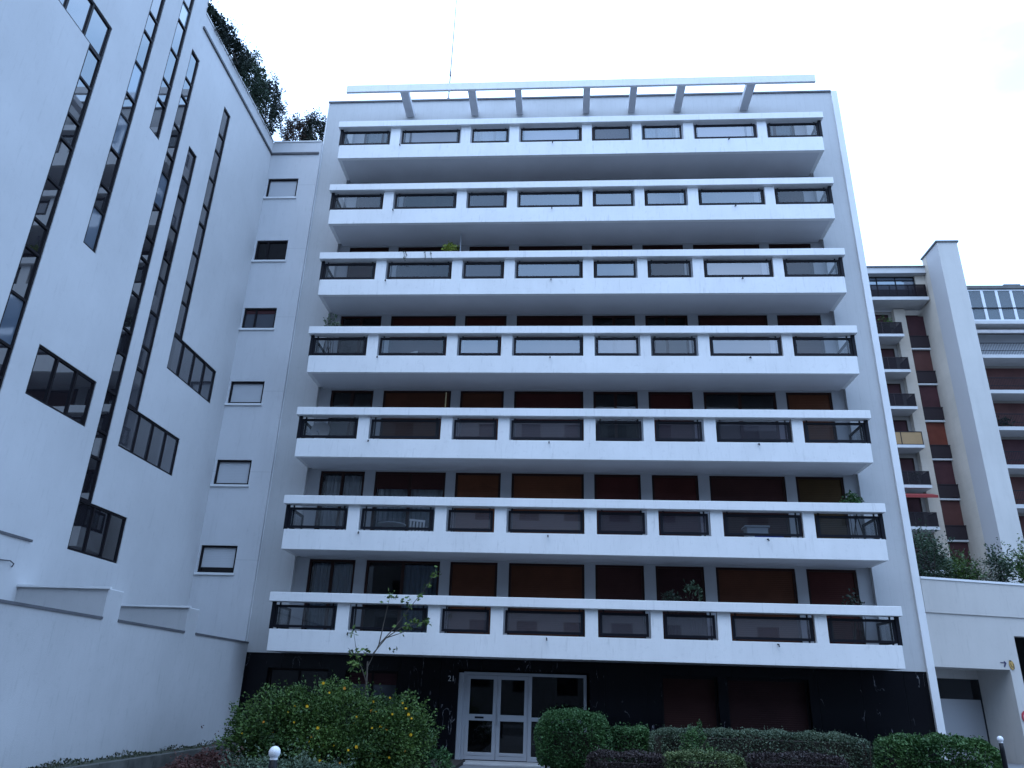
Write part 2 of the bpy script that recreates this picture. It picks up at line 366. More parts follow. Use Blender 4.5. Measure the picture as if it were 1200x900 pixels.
def tilted(mb, f, a, b, c, d, dep, amt, m=0):
    """a pane with its own slight set, as real glazing has"""
    tu, tv = random.gauss(0, amt), random.gauss(0, amt)
    def z(u, v): return dep+tu*(u-(a+b)/2)+tv*(v-(c+d)/2)
    mb.quad(f(a, c, z(a, c)), f(b, c, z(b, c)), f(b, d, z(b, d)), f(a, d, z(a, d)), m)

# ------------------------------------------------------------------ ground
setting(MB().quad((-1500, -1500, G-.012), (1500, -1500, G-.012), (1500, 1500, G-.012), (-1500, 1500, G-.012)).build('ground', 'paving'))
setting(MB().quad((-300, -6, G-.004), (300, -6, G-.004), (300, 5.5, G-.004), (-300, 5.5, G-.004)).build('road', 'asphalt'))
k = MB()
for i in range(-45, 45): k.box(i*1.2+.006, i*1.2+1.194, 5.5, 5.7, G-.1, G+.02)
setting(k.build('kerb', 'kerb_stone', bevel=.01))
setting(MB().box(-7.3, -2.6, 14.2, 22.3, G-.1, G+.07).box(.2, 9.7, 16.8, 22.2, G-.1, G+.07).build('planting_bed', 'soil'))
setting(MB().box(-8.62, -6.4, 14.6, 20.5, G-.09, G+.05).build('mulch_bed', 'mulch'))
s = MB(); s.box(-9.06, -8.72, 8, 22.4, G-.1, G+.30)
setting(s.build('planting_strip', 'moss'))
s = MB()
for i in range(14): s.box(-8.72, -8.60, 8+i*1.03+.004, 8+(i+1)*1.03-.004, G-.1, G+.30)
setting(s.build('strip_kerb', 'old_kerb', bevel=.012))
s = MB()     # ramp up to the garage
s.prism([(14, G-.2), (30, G-.2), (30, -1.33), (21.8, -1.33), (15.5, G), (14, G)], lambda u, v, d: (d, u, v), 9.95, 24)
setting(s.build('driveway', 'paving'))

# ------------------------------------------------------------------ main apartment building
D, P, F, W = 21.248, 21.37, 22.62, 22.78
XLF, XRF, XR2 = -9.17, 9.82, 10.03
RL, RR = -8.075, 8.77                       # recess / balcony ends
ZB = [2.444+2.75*i for i in range(7)]       # handrail tops, lowest first
ROOF = 21.06
bld = thing('apartment_building', (0.4, F, G), 'wide white apartment building with seven long balconies over a black marble ground floor', 'apartment building')
zs0 = ZB[0]-1.545
w_ = MB()
w_.box(XLF, RL, F, 36, zs0, ROOF); w_.box(RR, XRF, F, 36, zs0, ROOF)
w_.box(RL, RR, F, 36, ZB[6]+1.05, ROOF)
w_.build('facade_wall', 'facade_cladding', bld)
MB().box(XRF, XR2, F-.06, 36, -1.5, ROOF+.03).build('corner_pier', 'pier_white', bld, bevel=.01)
MB().box(XLF-.02, XLF+.015, F-.02, F+.2, zs0, ROOF+.02).build('corner_trim', 'pier_white', bld)
MB().box(XLF-.03, XRF, F-.05, 36, ROOF, ROOF+.07).build('roof_coping', 'dark_coping', bld)
winX = [(a*.9777, b*.9777) for a, b in ((-7.85, -6.40), (-6.06, -3.775), (-3.46, -2.01), (-1.665, .616), (.94, 2.39), (2.735, 4.165), (4.51, 6.82), (7.14, 8.58))]
rw = MB()
fW = lambda u, v, d: (u, W+d, v)
holes = []
for i in range(7):
    fl = ZB[i]-1.545+.18; ce = ZB[i]+1.205-.01
    for a, b in winX: holes.append((a, b, fl+.03, ce-.03))
wall_holes(rw, fW, RL, RR, zs0, ZB[6]+1.05, holes, .16)
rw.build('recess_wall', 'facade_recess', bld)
MB().box(RL, RR, W+.5, W+.55, zs0, ROOF-.2).build('room_dark_sheet', 'room_dark', bld)  # dark sheet in place of the shade inside the rooms
# window kinds, lowest balcony first
KIND = ['g g2 brown brown dark maroon brown red'.split(),
        'gw gp orange orange red red dark ochre'.split(),
        'gd brown brown red gd red gd orange'.split(),
        'gd red red dark gd gd dark dark'.split(),
        'dark maroon maroon maroon maroon dark dark maroon'.split(),
        'maroon gd maroon dark maroon maroon gd dark'.split(),
        'gw pale gw pale dark gw pale gw'.split()]
for i in range(7):
    fl = ZB[i]-1.545+.18; ce = ZB[i]+1.205-.01
    for j, (a, b) in enumerate(winX):
        kd = KIND[i][j]; z0, z1 = fl+.03, ce-.03
        mul = [(a+b)/2] if kd[0] == 'g' else []
        fr = bars(MB(), fW, a+.002, b-.002, z0+.002, z1-.002, .07, .03, .10, mul, [], iw=.09).build('window', 'brown_frame', bld)
        if kd[0] != 'g':
            MB().quad((a+.07, W+.06, z0+.07), (b-.07, W+.06, z0+.07), (b-.07, W+.06, z1-.07), (a+.07, W+.06, z1-.07)).build('roller_shutter', 'shutter_'+kd, fr)
        else:
            g = MB()
            for c0, c1 in ((a+.07, mul[0]-.045), (mul[0]+.045, b-.07)): tilted(g, fW, c0, c1, z0+.07, z1-.07, .07, .004)
            g.build('pane', 'window_glass', fr)
            if kd == 'glint':      # a shutter half lowered; the white sheet below stands for a bright reflection
                MB().quad((a+.07, W+.05, z1-.55), (b-.07, W+.05, z1-.55), (b-.07, W+.05, z1-.07), (a+.07, W+.05, z1-.07)).build('roller_shutter', 'shutter_dark', fr)
            if kd in ('g', 'g2', 'gw', 'glint'):
                c = MB(); c0, c1 = (a+.1, b-.1) if kd != 'g2' else ((a+b)/2, b-.1)
                n = max(8, int((c1-c0)/.045)); xs = np.linspace(c0, c1, n+1); yy = W+.22+.03*np.sin(np.arange(n+1)*1.9+rng.random(n+1))
                for q in range(n): c.quad((xs[q], yy[q], z0+.02), (xs[q+1], yy[q+1], z0+.02), (xs[q+1], yy[q+1], z1-.1), (xs[q], yy[q], z1-.1))
                c.build('curtain', 'curtain_white' if kd in ('gw', 'glint') else 'curtain_blue', fr)  # with the half-lowered shutter this sheet imitates the reflection in the pane
# balconies
opens = [(a*1.0056, b*1.0056) for a, b in ((-5.87, -3.69), (-3.35, -1.975), (-1.63, .57), (.915, 2.31), (2.635, 4.06), (4.41, 6.58))]
opens = [(RL+.02, -6.215*1.0056)] + opens + [(6.90*1.0056, RR-.02)]
fP = lambda u, v, d: (u, P+d, v)
proto = {}
for i in range(7):
    Z = ZB[i]; zb = Z-1.545; zt = Z-.97; zr = Z-.25; dz = (0, 0, 2.75*i)
    if i == 0:
        b = wall_holes(MB(), fP, RL, RR, zb, zr+.02, [(a if a > -8 else RL-1, c if c < 8.7 else RR+1, zt, zr+.03) for a, c in opens], .13, back=True)
        b.box(RL, RL+.12, P+.13, F-.002, zb, zt); b.box(RR-.12, RR, P+.13, F-.002, zb, zt)
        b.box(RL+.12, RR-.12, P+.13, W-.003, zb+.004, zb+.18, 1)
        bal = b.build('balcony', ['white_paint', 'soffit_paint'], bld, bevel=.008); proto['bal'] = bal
        proto['rail'] = MB().box(-8.16, 8.855, D, D+.30, zr, Z).build('handrail', 'white_paint', bal, bevel=.012)
        proto['fr'] = []
        for q, (a, c) in enumerate(opens):
            a2, c2 = a+.05, c-.05
            fb = bars(MB(), fP, a2, c2, zt+.05, zr-.075, .065, .05, .11)
            pn = MB(); pn.quad((a2+.06, P+.08, zt+.11), (c2-.06, P+.08, zt+.11), (c2-.06, P+.08, zr-.135), (a2+.06, P+.08, zr-.135))
            for xx in (a2+.08, c2-.12): fb.box(xx, xx+.04, P+.112, P+.15, zt-.5, zr+.004)
            if q in (0, 7):
                xs = a2 if q == 0 else c2-.05
                fb.box(xs, xs+.05, P+.15, F-.05, zr-.14, zr-.075); fb.box(xs, xs+.05, P+.15, F-.05, zt+.05, zt+.115); fb.box(xs, xs+.05, F-.10, F-.05, zt+.115, zr-.14)
                fb.box(a-.05 if q == 0 else c-.045, a+.045 if q == 0 else c+.05, P+.02, P+.11, zt, zr)
                pn.quad((xs+.025, P+.15, zt+.11), (xs+.025, F-.1, zt+.11), (xs+.025, F-.1, zr-.135), (xs+.025, P+.15, zr-.135))
            proto['fr'].append((fb.build('railing', 'dark_metal', bal), pn.build('railing_pane', 'clear_glass' if q in (0, 1, 7) else 'balcony_glass', bal)))
        proto['sp'] = []
        for x in (-5.87, -.46, 5.6):
            proto['sp'].append(MB().tube([(x, P+.02, zt-.05), (x+.01, P-.09, zt-.07), (x+.012, P-.11, zt-.12)], .017, 7).build('drain_spout', 'dark_metal', bal))
    else:
        bal = inst(proto['bal'], 'balcony', bld, dz)
        inst(proto['rail'], 'handrail', bal, (0, 0, 0))
        for q, (fb, pn) in enumerate(proto['fr']):
            inst(fb, 'railing', bal, (0, 0, 0)); c = inst(pn, 'railing_pane', bal, (0, 0, 0))
            alt = {(1, 6): 'clear_glass', (1, 5): 'smoked_glass', (2, 4): 'clear_glass', (2, 5): 'smoked_glass', (2, 6): 'smoked_glass', (3, 5): 'clear_glass', (4, 5): 'clear_glass', (4, 2): 'smoked_glass', (5, 2): 'smoked_glass', (1, 4): 'smoked_glass', (6, 4): 'smoked_glass'}.get((i, q))
            if alt: c.material_slots[0].link = 'OBJECT'; c.material_slots[0].material = M[alt]
        for s in proto['sp']: inst(s, 'drain_spout', bal, (0, 0, 0))
# roof beam on brackets
beam = MB().box(-8.06, 8.79, D, D+.10, 20.30, 20.62).build('roof_beam', 'white_paint', bld, bevel=.012)
sx = [(-6.07, -5.77), (-3.57, -3.30), (-1.855, -1.62), (.64, .885), (2.33, 2.57), (4.0, 4.28), (6.43, 6.73)]
for a, b in sx: MB().box(a, b, D+.10, F+.1, 20.30, 20.52).build('bracket', 'soffit_paint', beam)
# black marble ground floor
fM = lambda u, v, d: (u, F+.03+d, v)
gh = [(-8.44, -6.67, -1.2, .50), (-6.17, -4.66, -1.0, .50), (-2.93, .72, G+.02, .60), (2.69, 4.22, -1.45, .60), (4.46, 6.66, -1.45, .60)]
mb = wall_holes(MB(), fM, XLF, XRF, G, zs0, gh, .42)
mb.build('marble_wall', 'black_marble', bld)
for (a, b, c, d), k in zip(gh, ('glass', 'half', None, 'shutter_dark', 'shutter_maroon')):
    if k is None: continue
    fr = bars(MB(), fM, a+.002, b-.002, c+.002, d-.002, .06, .16, .24, [(a+b)/2] if k[0] != 's' else [], []).build('window', 'dark_frame', bld)
    if k[0] == 's': MB().quad(fM(a+.06, c+.06, .18), fM(b-.06, c+.06, .18), fM(b-.06, d-.06, .18), fM(a+.06, d-.06, .18)).build('roller_shutter', k, fr)
    else:
        g = MB(); mu = (a+b)/2
        for c0, c1 in ((a+.06, mu-.03), (mu+.03, b-.06)): tilted(g, fM, c0, c1, c+.06, d-.06, .2, .004)
        g.build('pane', 'pane_soft' if k == 'glass' else 'pane_mid', fr)
        if k == 'half': MB().quad(fM(a+.06, d-.36, .17), fM(b-.06, d-.36, .17), fM(b-.06, d-.06, .17), fM(a+.06, d-.06, .17)).build('roller_shutter', 'shutter_back_dark', fr)
MB().box(-8.6, 6.9, F+.46, F+.5, G, zs0-.05).build('room_dark_sheet', 'room_dark', bld)  # dark sheet for the unlit space behind the ground floor glass
# glazed entrance
Y0 = F+.16
fE = lambda u, v, d: (u, Y0+d, v)
zd0, zd1 = -1.68, .475
e = MB(); e.box(-2.93, -2.80, Y0-.1, Y0+.1, zd0, zd1+.05)
for a, b in ((-2.80, -2.72), (-.98, -.88), (.56, .64)): e.box(a, b, Y0, Y0+.1, zd0, zd1)
e.box(-2.80, .64, Y0, Y0+.1, zd1, zd1+.08); e.box(-.88, .56, Y0+.01, Y0+.09, -.68, -.58); e.box(-.88, .56, Y0+.01, Y0+.09, zd0, zd0+.12)
ent = e.build('entrance_frame', 'aluminium', bld, bevel=.006)
for a, b in ((-2.715, -1.855), (-1.845, -.985)):
    lf = bars(MB(), fE, a, b, zd0+.01, zd1-.005, .10, .02, .08)
    lf.prism([(a+.10, -.70), (b-.10, -.70), (b-.10, -.54), (a+.10, -.54)], fE, .02, .08)
    lf.prism([(a+.10, zd0+.11), (b-.10, zd0+.11), (b-.10, zd0+.19), (a+.10, zd0+.19)], fE, .02, .08)
    lf.build('door_leaf', 'aluminium', ent, bevel=.005)
    g = MB(); tilted(g, fE, a+.10, b-.10, zd0+.19, -.70, .05, .004); tilted(g, fE, a+.10, b-.10, -.54, zd1-.1, .05, .004)
    g.build('door_pane', 'door_glass', ent)
MB().box(-1.80, -1.765, Y0-.05, Y0-.02, -.78, -.50).box(-1.79, -1.775, Y0-.03, Y0+.02, -.75, -.73).box(-1.79, -1.775, Y0-.03, Y0+.02, -.55, -.53).build('door_handle', 'pole_grey', ent)
MB().box(-2.45, -2.2, Y0+.012, Y0+.019, -.645, -.595).build('letter_slot', 'dark_metal', ent)
g = MB(); tilted(g, fE, -.88, .56, zd0+.12, -.68, .05, .004); tilted(g, fE, -.88, .56, -.58, zd1, .05, .004); g.build('side_pane', 'door_glass', ent)
MB().box(-3.15, -.3, F-.75, F+.2, G-.02, -1.69).build('door_step', 'step_stone', bld, bevel=.01)
# house number 21
fc = bpy.data.curves.new('house_number', 'FONT'); fc.body = '21'; fc.size = .205; fc.extrude = .006
fo = bpy.data.objects.new('tmp', fc); col.objects.link(fo); bpy.context.view_layer.update()
me = bpy.data.meshes.new_from_object(fo.evaluated_get(bpy.context.evaluated_depsgraph_get())); bpy.data.objects.remove(fo)
me.materials.append(M['number_white']); num = bpy.data.objects.new('house_number', me); col.objects.link(num); num.parent = bld
num.rotation_euler = (R(90), 0, 0); num.location = Vector((-3.24, F+.018, .29+H))-Vector(ORG[bld.name])

# aerial on the roof
t = MB(); t.tube([(-4.71, F+1, ROOF), (-4.71, F+1, 23.4), (-4.70, F+1, 28.6)], [.032, .025, .017], 8)
t.box(-4.76, -4.66, F+.95, F+1.05, 21.95, 22.1); t.box(-4.745, -4.675, F+.96, F+1.04, 23.3, 23.5)
tag(t.build('antenna_mast', 'mast_grey'), 'tall thin aerial mast rising from the flat roof behind the white beam', 'antenna')

# ------------------------------------------------------------------ left building
XL = -11.06; YS = 22.5; XW = -9.066
lb = thing('white_building', (-14, 16, G), 'tall white rendered building with slanting rows of narrow strip windows', 'building')
fL = lambda u, v, d: (XL-d, u, v)
wins = {   # each window: list of rects (y0,y1,z0,z1, number of panes across, number up)
 'a': [(11.0, 13.17, 13.72, 14.75, 3, 1), (12.64, 13.17, 4.4, 13.72, 1, 10)],
 'b': [(13.81, 15.93, 5.42, 6.55, 3, 1)],
 'c': [(14.22, 14.72, 9.32, 20.4, 1, 12)],
 'd': [(15.42, 15.93, 13.67, 20.4, 1, 7)],
 'e': [(16.37, 16.86, 3.85, 17.45, 1, 15), (16.37, 18.42, 2.70, 3.85, 3, 1)],
 'f': [(17.33, 17.84, 6.52, 14.67, 1, 9), (17.33, 20.16, 5.41, 6.52, 4, 1)],
 'g': [(18.70, 19.19, 9.22, 17.4, 1, 9), (18.70, 21.52, 8.12, 9.22, 4, 1)],
}
allh = [r[:4] for v in wins.values() for r in v]
lw = MB(); wall_holes(lw, fL, 2, 16.6, G, 22.4, [h for h in allh if h[1] <= 16.6], .12)
h2 = [h for h in allh if h[1] > 16.6 and h[0] > 16.6]
# strip e straddles y=16.6: build that part of the wall as its own piece
hE = [h for h in allh if h[0] < 16.6 < h[1]]
def split(h): return [(h[0], 16.6, h[2], h[3])], [(16.6, h[1], h[2], h[3])]
lw = MB()
wall_holes(lw, fL, 2, 24, G, 19.1, allh_low := [(h[0], h[1], h[2], min(h[3], 19.101)) for h in allh], .12)
wall_holes(lw, fL, 2, 16.6, 19.1, 22.4, [(h[0], h[1], 19.099, h[3]) for h in allh if h[3] > 19.1], .12)
fS = lambda u, v, d: (u, YS+d, v)
sw = [(-11.0, -9.86, 16.60, 17.44), (-11.0, -9.86, 13.92, 14.75), (-11.0, -9.86, 11.24, 12.03), (-11.0, -9.86, 8.51, 9.30), (-10.98, -9.85, 5.80, 6.605), (-10.98, -9.85, 3.10, 3.91)]
lw.box(-30, XL-.3, 2, 16.6, 22.3, 22.4); lw.box(-30, XL-.3, 16.6, 34, 18.95, 19.05)
lw.quad((-30, 2, G), (XL, 2, G), (XL, 2, 22.4), (-30, 2, 22.4)); lw.quad((XL, 16.6, 19.05), (-30, 16.6, 19.05), (-30, 16.6, 22.4), (XL, 16.6, 22.4))
lw.quad((-30, 2, G), (-30, 34, G), (-30, 34, 19.05), (-30, 2, 19.05)); lw.quad((XL-.3, 2, 22.4), (XL, 2, 22.4), (XL, 16.6, 22.4), (XL-.3, 16.6, 22.4))
lw.build('wall', 'render_white', lb)
st = MB(); wall_holes(st, fS, XL+.001, XLF, G, 19.1, sw, .14); st.box(XLF-.03, XLF-.001, YS+.012, F+.2, G, 19.1); st.quad((XL, YS, 19.1), (XLF-.025, YS, 19.1), (XLF-.025, YS+.3, 19.1), (XL, YS+.3, 19.1))
st.quad((XL, YS+.3, 19.05), (XLF-.025, YS+.3, 19.05), (XLF-.025, YS+.3, 19.1), (XL, YS+.3, 19.1))
st.quad((XL-.3, YS+.3, 19.05), (XLF-.025, YS+.3, 19.05), (XLF-.025, 34, 19.05), (XL-.3, 34, 19.05)); st.build('return_wall', 'strip_render', lb)
MB().box(XL, XL+.05, 16.62, YS-.05, 18.52, 18.60).box(XL+.0, XLF-.06, YS-.05, YS, 18.52, 18.60).build('parapet_band', 'dark_coping', lb)
MB().box(XL-.3, XL+.025, 16.6, YS-.03, 19.1, 19.15).box(XL+.025, XLF-.025, YS-.03, YS+.3, 19.1, 19.15).build('parapet_coping', 'light_coping', lb)
MB().box(XL-.3, XL+.04, 2, 16.63, 22.4, 22.5).build('roof_edge', 'light_coping', lb)
pmix = ['pane_dark', 'pane_grey', 'pane_blue', 'pane_warm', 'pane_pale']
for key, rs in wins.items():
    fm = MB(); gl = MB()
    for (a, b, c, d, na, nb) in rs:
        us = [a+(b-a)*k/na for k in range(1, na)]
        vs = [c+(d-c)*k/nb for k in range(1, nb)]
        if nb > 1: vs = [v+(.14 if k % 3 == 0 else -.12 if k % 3 == 1 else 0) for k, v in enumerate(vs)]
        bars(fm, fL, a+.002, b-.002, c+.002, d-.002, .05, .02, .09, us, vs, iw=.055 if na == 1 else .06)
        ue = [a+.03]+us+[b-.03]; ve = [c+.03]+vs+[d-.03]
        for p in range(len(ue)-1):
            for q in range(len(ve)-1):
                zc = (ve[q]+ve[q+1])/2
                r = random.random()
                if na > 1 and nb == 1: mi = 0 if zc < 7 and key in 'be' else 1
                elif key == 'g': mi = 1 if r < .75 else 0
                elif key == 'f': mi = 3 if abs(zc-9.3) < .42 else (0 if r < .5 else 1)
                else: mi = 4 if r < .05 else 2 if r < .16 else 0
                tilted(gl, fL, ue[p], ue[p+1], ve[q], ve[q+1], .055, .007, mi)
    fr = fm.build('strip_window', 'dark_frame', lb)
    gl.build('pane', pmix, fr)
for k, (a, b, c, d) in enumerate(sw):
    op = k in (1,); hf = k == 2
    fr = bars(MB(), fS, a+.002, b-.002, c+.002, d-.002, .055, .04, .12, [a+.42] if k in (1, 2) else [], []).build('window', 'dark_frame', lb)
    drop = {0: 0, 1: None, 2: None, 3: .05, 4: .0, 5: .13}[k]
    if drop is None:
        g = MB(); tilted(g, fS, a+.04, b-.04, c+.04, d-.04, .09, .004); g.build('pane', 'pane_soft' if k == 1 else 'pane_mid', fr)
        if k == 2: MB().quad(fS(a+.04, d-.2, .08), fS(b-.04, d-.2, .08), fS(b-.04, d-.04, .08), fS(a+.04, d-.04, .08)).build('roller_shutter', 'shutter_back_dark', fr)
    else:
        MB().quad(fS(a+.055, c+.04+drop, .10), fS(b-.055, c+.04+drop, .10), fS(b-.055, d-.03, .10), fS(a+.055, d-.03, .10)).build('roller_shutter', 'shutter_white', fr)
        g = MB(); tilted(g, fS, a+.04, b-.04, c+.04, d-.04, .115, .002); g.build('pane', 'pane_soft', fr)
    MB().box(a-.06, b+.04, YS-.05, YS+.1, c-.07, c-.003).build('window_sill', 'light_coping', fr)

# garden wall with stepped buttresses
gw = thing('garden_wall', (XW, 14, G), 'long low white rendered wall with dark coping and stepped cross walls below the strip windows', 'wall')
MB().box(XW-.25, XW, 3, YS-.004, G, 1.12).build('wall_body', 'garden_render', gw)
s = MB()
for a, b in ((3, 15.0), (15.57, 18.5), (19.09, YS-.01)): s.box(XW-.28, XW+.025, a, b, 1.12, 1.17)
s.build('coping', 'dark_coping', gw)
for a, b in ((15.0, 15.57), (18.5, 19.09)):
    MB().box(XL+.005, XW+.0015, a, b, .9, 1.70).build('cross_wall', 'garden_render', gw)
    MB().box(XL+.005, XW+.06, a-.05, a+.02, 1.70, 1.745).box(XL+.005, XW+.002, a+.02, b, 1.70, 1.72).build('cross_coping', 'light_coping', gw)
MB().box(XL+.003, XL+.10, 3, 15.0, .9, 2.60).build('wall_base', 'render_white', gw)
MB().box(XL+.003, XL+.13, 3, 15.03, 2.60, 2.65).build('base_coping', 'dark_coping', gw)
MB().tube([(XL+.1, 14.2, 2.12), (XL+.16, 14.5, 2.14), (XL+.16, 14.62, 2.1), (XL+.12, 14.64, 2.04)], .013, 7).build('pipe', 'dark_coping', gw)

# ------------------------------------------------------------------ garage building on the right (turned 16.5 degrees)
A = R(16.5); ca, sa = math.cos(A), math.sin(A); OX, OY = 10.035, 22.60
def fG(u, v, d): return (OX+u*ca-d*sa, OY+u*sa+d*ca, v)
gb = thing('garage_building', (13, 24, -1.33), 'low pale rendered garage block with a recessed vehicle entrance beside the apartment building', 'garage')
g = MB(); wall_holes(g, fG, 0, 14, -1.5, 2.46, [(.0, 2.44, -1.6, 1.04), (2.79, 6.4, -1.6, 1.95)], .3)
g.prism([(2.44, -1.5), (2.79, -1.5), (2.79, 1.95), (2.44, 1.95)], fG, .3, 1.2)
g.prism([(0, 1.04), (2.44, 1.04), (2.44, 2.4), (0, 2.4)], fG, .3, 1.2)
g.prism([(0, .80), (2.47, .80), (2.47, 1.04), (0, 1.04)], fG, 1.2, 1.4)
g.prism([(-.01, 2.40), (14, 2.40), (14, 2.45), (-.01, 2.45)], fG, .3, 9)
g.build('wall', 'garage_render', gb)
g = MB(); g.prism([(0, 2.46), (14.05, 2.46), (14.05, 3.37), (0, 3.37)], fG, -.035, .25); g.build('parapet', 'garage_render', gb)
g = MB(); g.prism([(0, 3.37), (14.1, 3.37), (14.1, 3.43), (0, 3.43)], fG, -.06, .3); g.build('coping', 'light_coping', gb)
g = MB(); g.prism([(2.42, -1.5), (2.74, -1.5), (2.74, .8), (2.42, .8)], fG, 1.2, 1.5); g.build('door_jamb', 'recess_dark', gb)
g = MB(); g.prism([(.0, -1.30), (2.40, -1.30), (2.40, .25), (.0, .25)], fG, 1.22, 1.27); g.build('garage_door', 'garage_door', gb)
g = MB(); g.prism([(-.1, -1.4), (14, -1.4), (14, 2.4), (-.1, 2.4)], fG, 3.0, 3.2); g.prism([(-.1, -1.4), (0, -1.4), (0, 2.4), (-.1, 2.4)], fG, .3, 3); g.build('rear_wall', 'recess_dark', gb)
g = MB(); g.prism([(0, 2.46), (14, 2.46), (14, 3.2), (0, 3.2)], fG, .25, 12); g.build('roof_terrace', 'soil', gb)
# marks beside the entrance
a = MB(); a.prism([(2.16, 1.215), (2.31, 1.205), (2.31, 1.225), (2.16, 1.235)], fG, -.012, -.002)
a.prism([(2.25, 1.13), (2.27, 1.10), (2.345, 1.205), (2.33, 1.235), (2.285, 1.265), (2.27, 1.25), (2.30, 1.21)], fG, -.014, -.002)
tag(a.build('arrow_mark', 'sign_blue'), 'small dark blue arrow on the garage wall pointing at the yellow oval plate', 'sign')
em = thing('oval_plate', fG(2.5, 1.02, 0), 'small yellow oval plate with dark markings above the right pier of the garage entrance', 'sign')
def ell(cx, cz, rx, rz, n=20, rot=0): return [(cx+rx*math.cos(t)*math.cos(rot)-rz*math.sin(t)*math.sin(rot), cz+rx*math.cos(t)*math.sin(rot)+rz*math.sin(t)*math.cos(rot)) for t in np.linspace(0, 2*math.pi, n, endpoint=False)]
MB().prism(ell(2.51, 1.165, .078, .125, rot=.15), fG, -.02, -.002).build('plate', 'sign_yellow', em)
s = MB().prism(ell(2.475, 1.275, .03, .02), fG, -.026, -.02).prism([(2.46, 1.20), (2.47, 1.21), (2.50, 1.13), (2.56, 1.12), (2.555, 1.105), (2.49, 1.11)], fG, -.024, -.02)
s.prism([(2.555, 1.21), (2.565, 1.20), (2.575, 1.08), (2.535, 1.055), (2.53, 1.065), (2.56, 1.09)], fG, -.024, -.02); s.build('marking', 'sign_black', em)
ns = thing('round_road_sign', fG(2.66, -.33, 0), 'round red and white sign on the garage wall pier at the edge of the opening', 'sign')
MB().prism(ell(2.66, -.16, .17, .17, 28), fG, -.03, -.006).build('disc', 'sign_red', ns)
MB().prism(ell(2.66, -.16, .12, .12, 24), fG, -.034, -.03).build('symbol', 'sign_white', ns)
MB().prism([(2.56, -.08), (2.58, -.06), (2.76, -.24), (2.74, -.26)], fG, -.037, -.034).build('bar', 'sign_red', ns)

# ------------------------------------------------------------------ tower block behind
tb = thing('tower_block', (27, 52, G), 'tall beige and white apartment block with small brown balconies behind the garage', 'apartment building')
MB().box(26.2, 27.56, 47.5, 49.25, G, 30.45).build('tower_shaft', ['tower_white'], tb)
MB().box(26.195, 26.25, 47.52, 49.25, G, 30.44).build('shaft_side', 'tower_grey', tb)
MB().box(26.19, 27.6, 49.25, 56, G, 29.2).box(26.18, 27.5, 49.25, 49.85, 29.2, 30.44).build('stone_wall', 'beige_stone', tb)
MB().box(26.1, 27.66, 47.42, 49.9, 30.45, 30.57).build('tower_cap', 'roof_felt', tb)
MB().box(16, 26.3, 49.72, 60, 29.22, 29.76).build('roof_fascia', 'slab_white', tb)
MB().box(16, 26.36, 49.62, 50.0, 29.76, 29.85).box(16, 26.36, 49.66, 49.72, 29.2, 29.26).build('fascia_trim', 'dark_coping', tb)
lwall = MB(); fT = lambda u, v, d: (u, 51.4+d, v)
zs = [24.35-2.75*k for k in range(10)]
hl = [(20.5, 23.8, z+.15, z+2.4) for z in zs if z > -1]+[(16.5, 20, z+.15, z+2.4) for z in zs if z > -1]
wall_holes(lwall, fT, 16, 24.05, G, 27.0, hl, .25); lwall.build('wing_wall', 'back_wall', tb)
MB().box(24.05, 24.82, 51.0, 52, G, 27.0).build('stone_pier', 'beige_stone', tb)
MB().box(24.82, 26.19, 52.0, 52.1, G, 27).build('recess_wall', 'shutter_back_dark', tb)
MB().box(25.5, 26.19, 50.0, 51.4, 27.36, 29.21).build('top_wall', 'beige_stone', tb)
fr = bars(MB(), lambda u, v, d: (u, 50.15+d, v), 16, 25.5, 27.3, 29.2, .06, 0, .08, [17.5+1.33*k for k in range(6)], [28.9]).build('window', 'dark_metal', tb)
g = MB(); us = [16]+[17.5+1.33*k for k in range(6)]+[25.5]
for k in range(len(us)-1): tilted(g, lambda u, v, d: (u, 50.2+d, v), us[k], us[k+1], 27.33, 29.17, 0, .01)
g.build('pane', 'pane_blue', fr)
b = MB().box(16, 26.1, 49.75, 51.4, 27.1, 27.35).build('balcony', 'slab_white', tb)
r = bars(MB(), lambda u, v, d: (u, 49.8+d, v), 16, 26.05, 27.36, 28.38, .05, 0, .05, [17+1.3*k for k in range(7)]); r.box(26.0, 26.05, 49.85, 51.3, 28.33, 28.38)
r.build('railing', 'dark_metal', b)
MB().quad((16, 49.83, 27.4), (26.03, 49.83, 27.4), (26.03, 49.83, 28.35), (16, 49.83, 28.35)).quad((26.03, 49.83, 27.4), (26.03, 51.3, 27.4), (26.03, 51.3, 28.35), (26.03, 49.83, 28.35)).build('railing_pane', 'railing_glass', b)
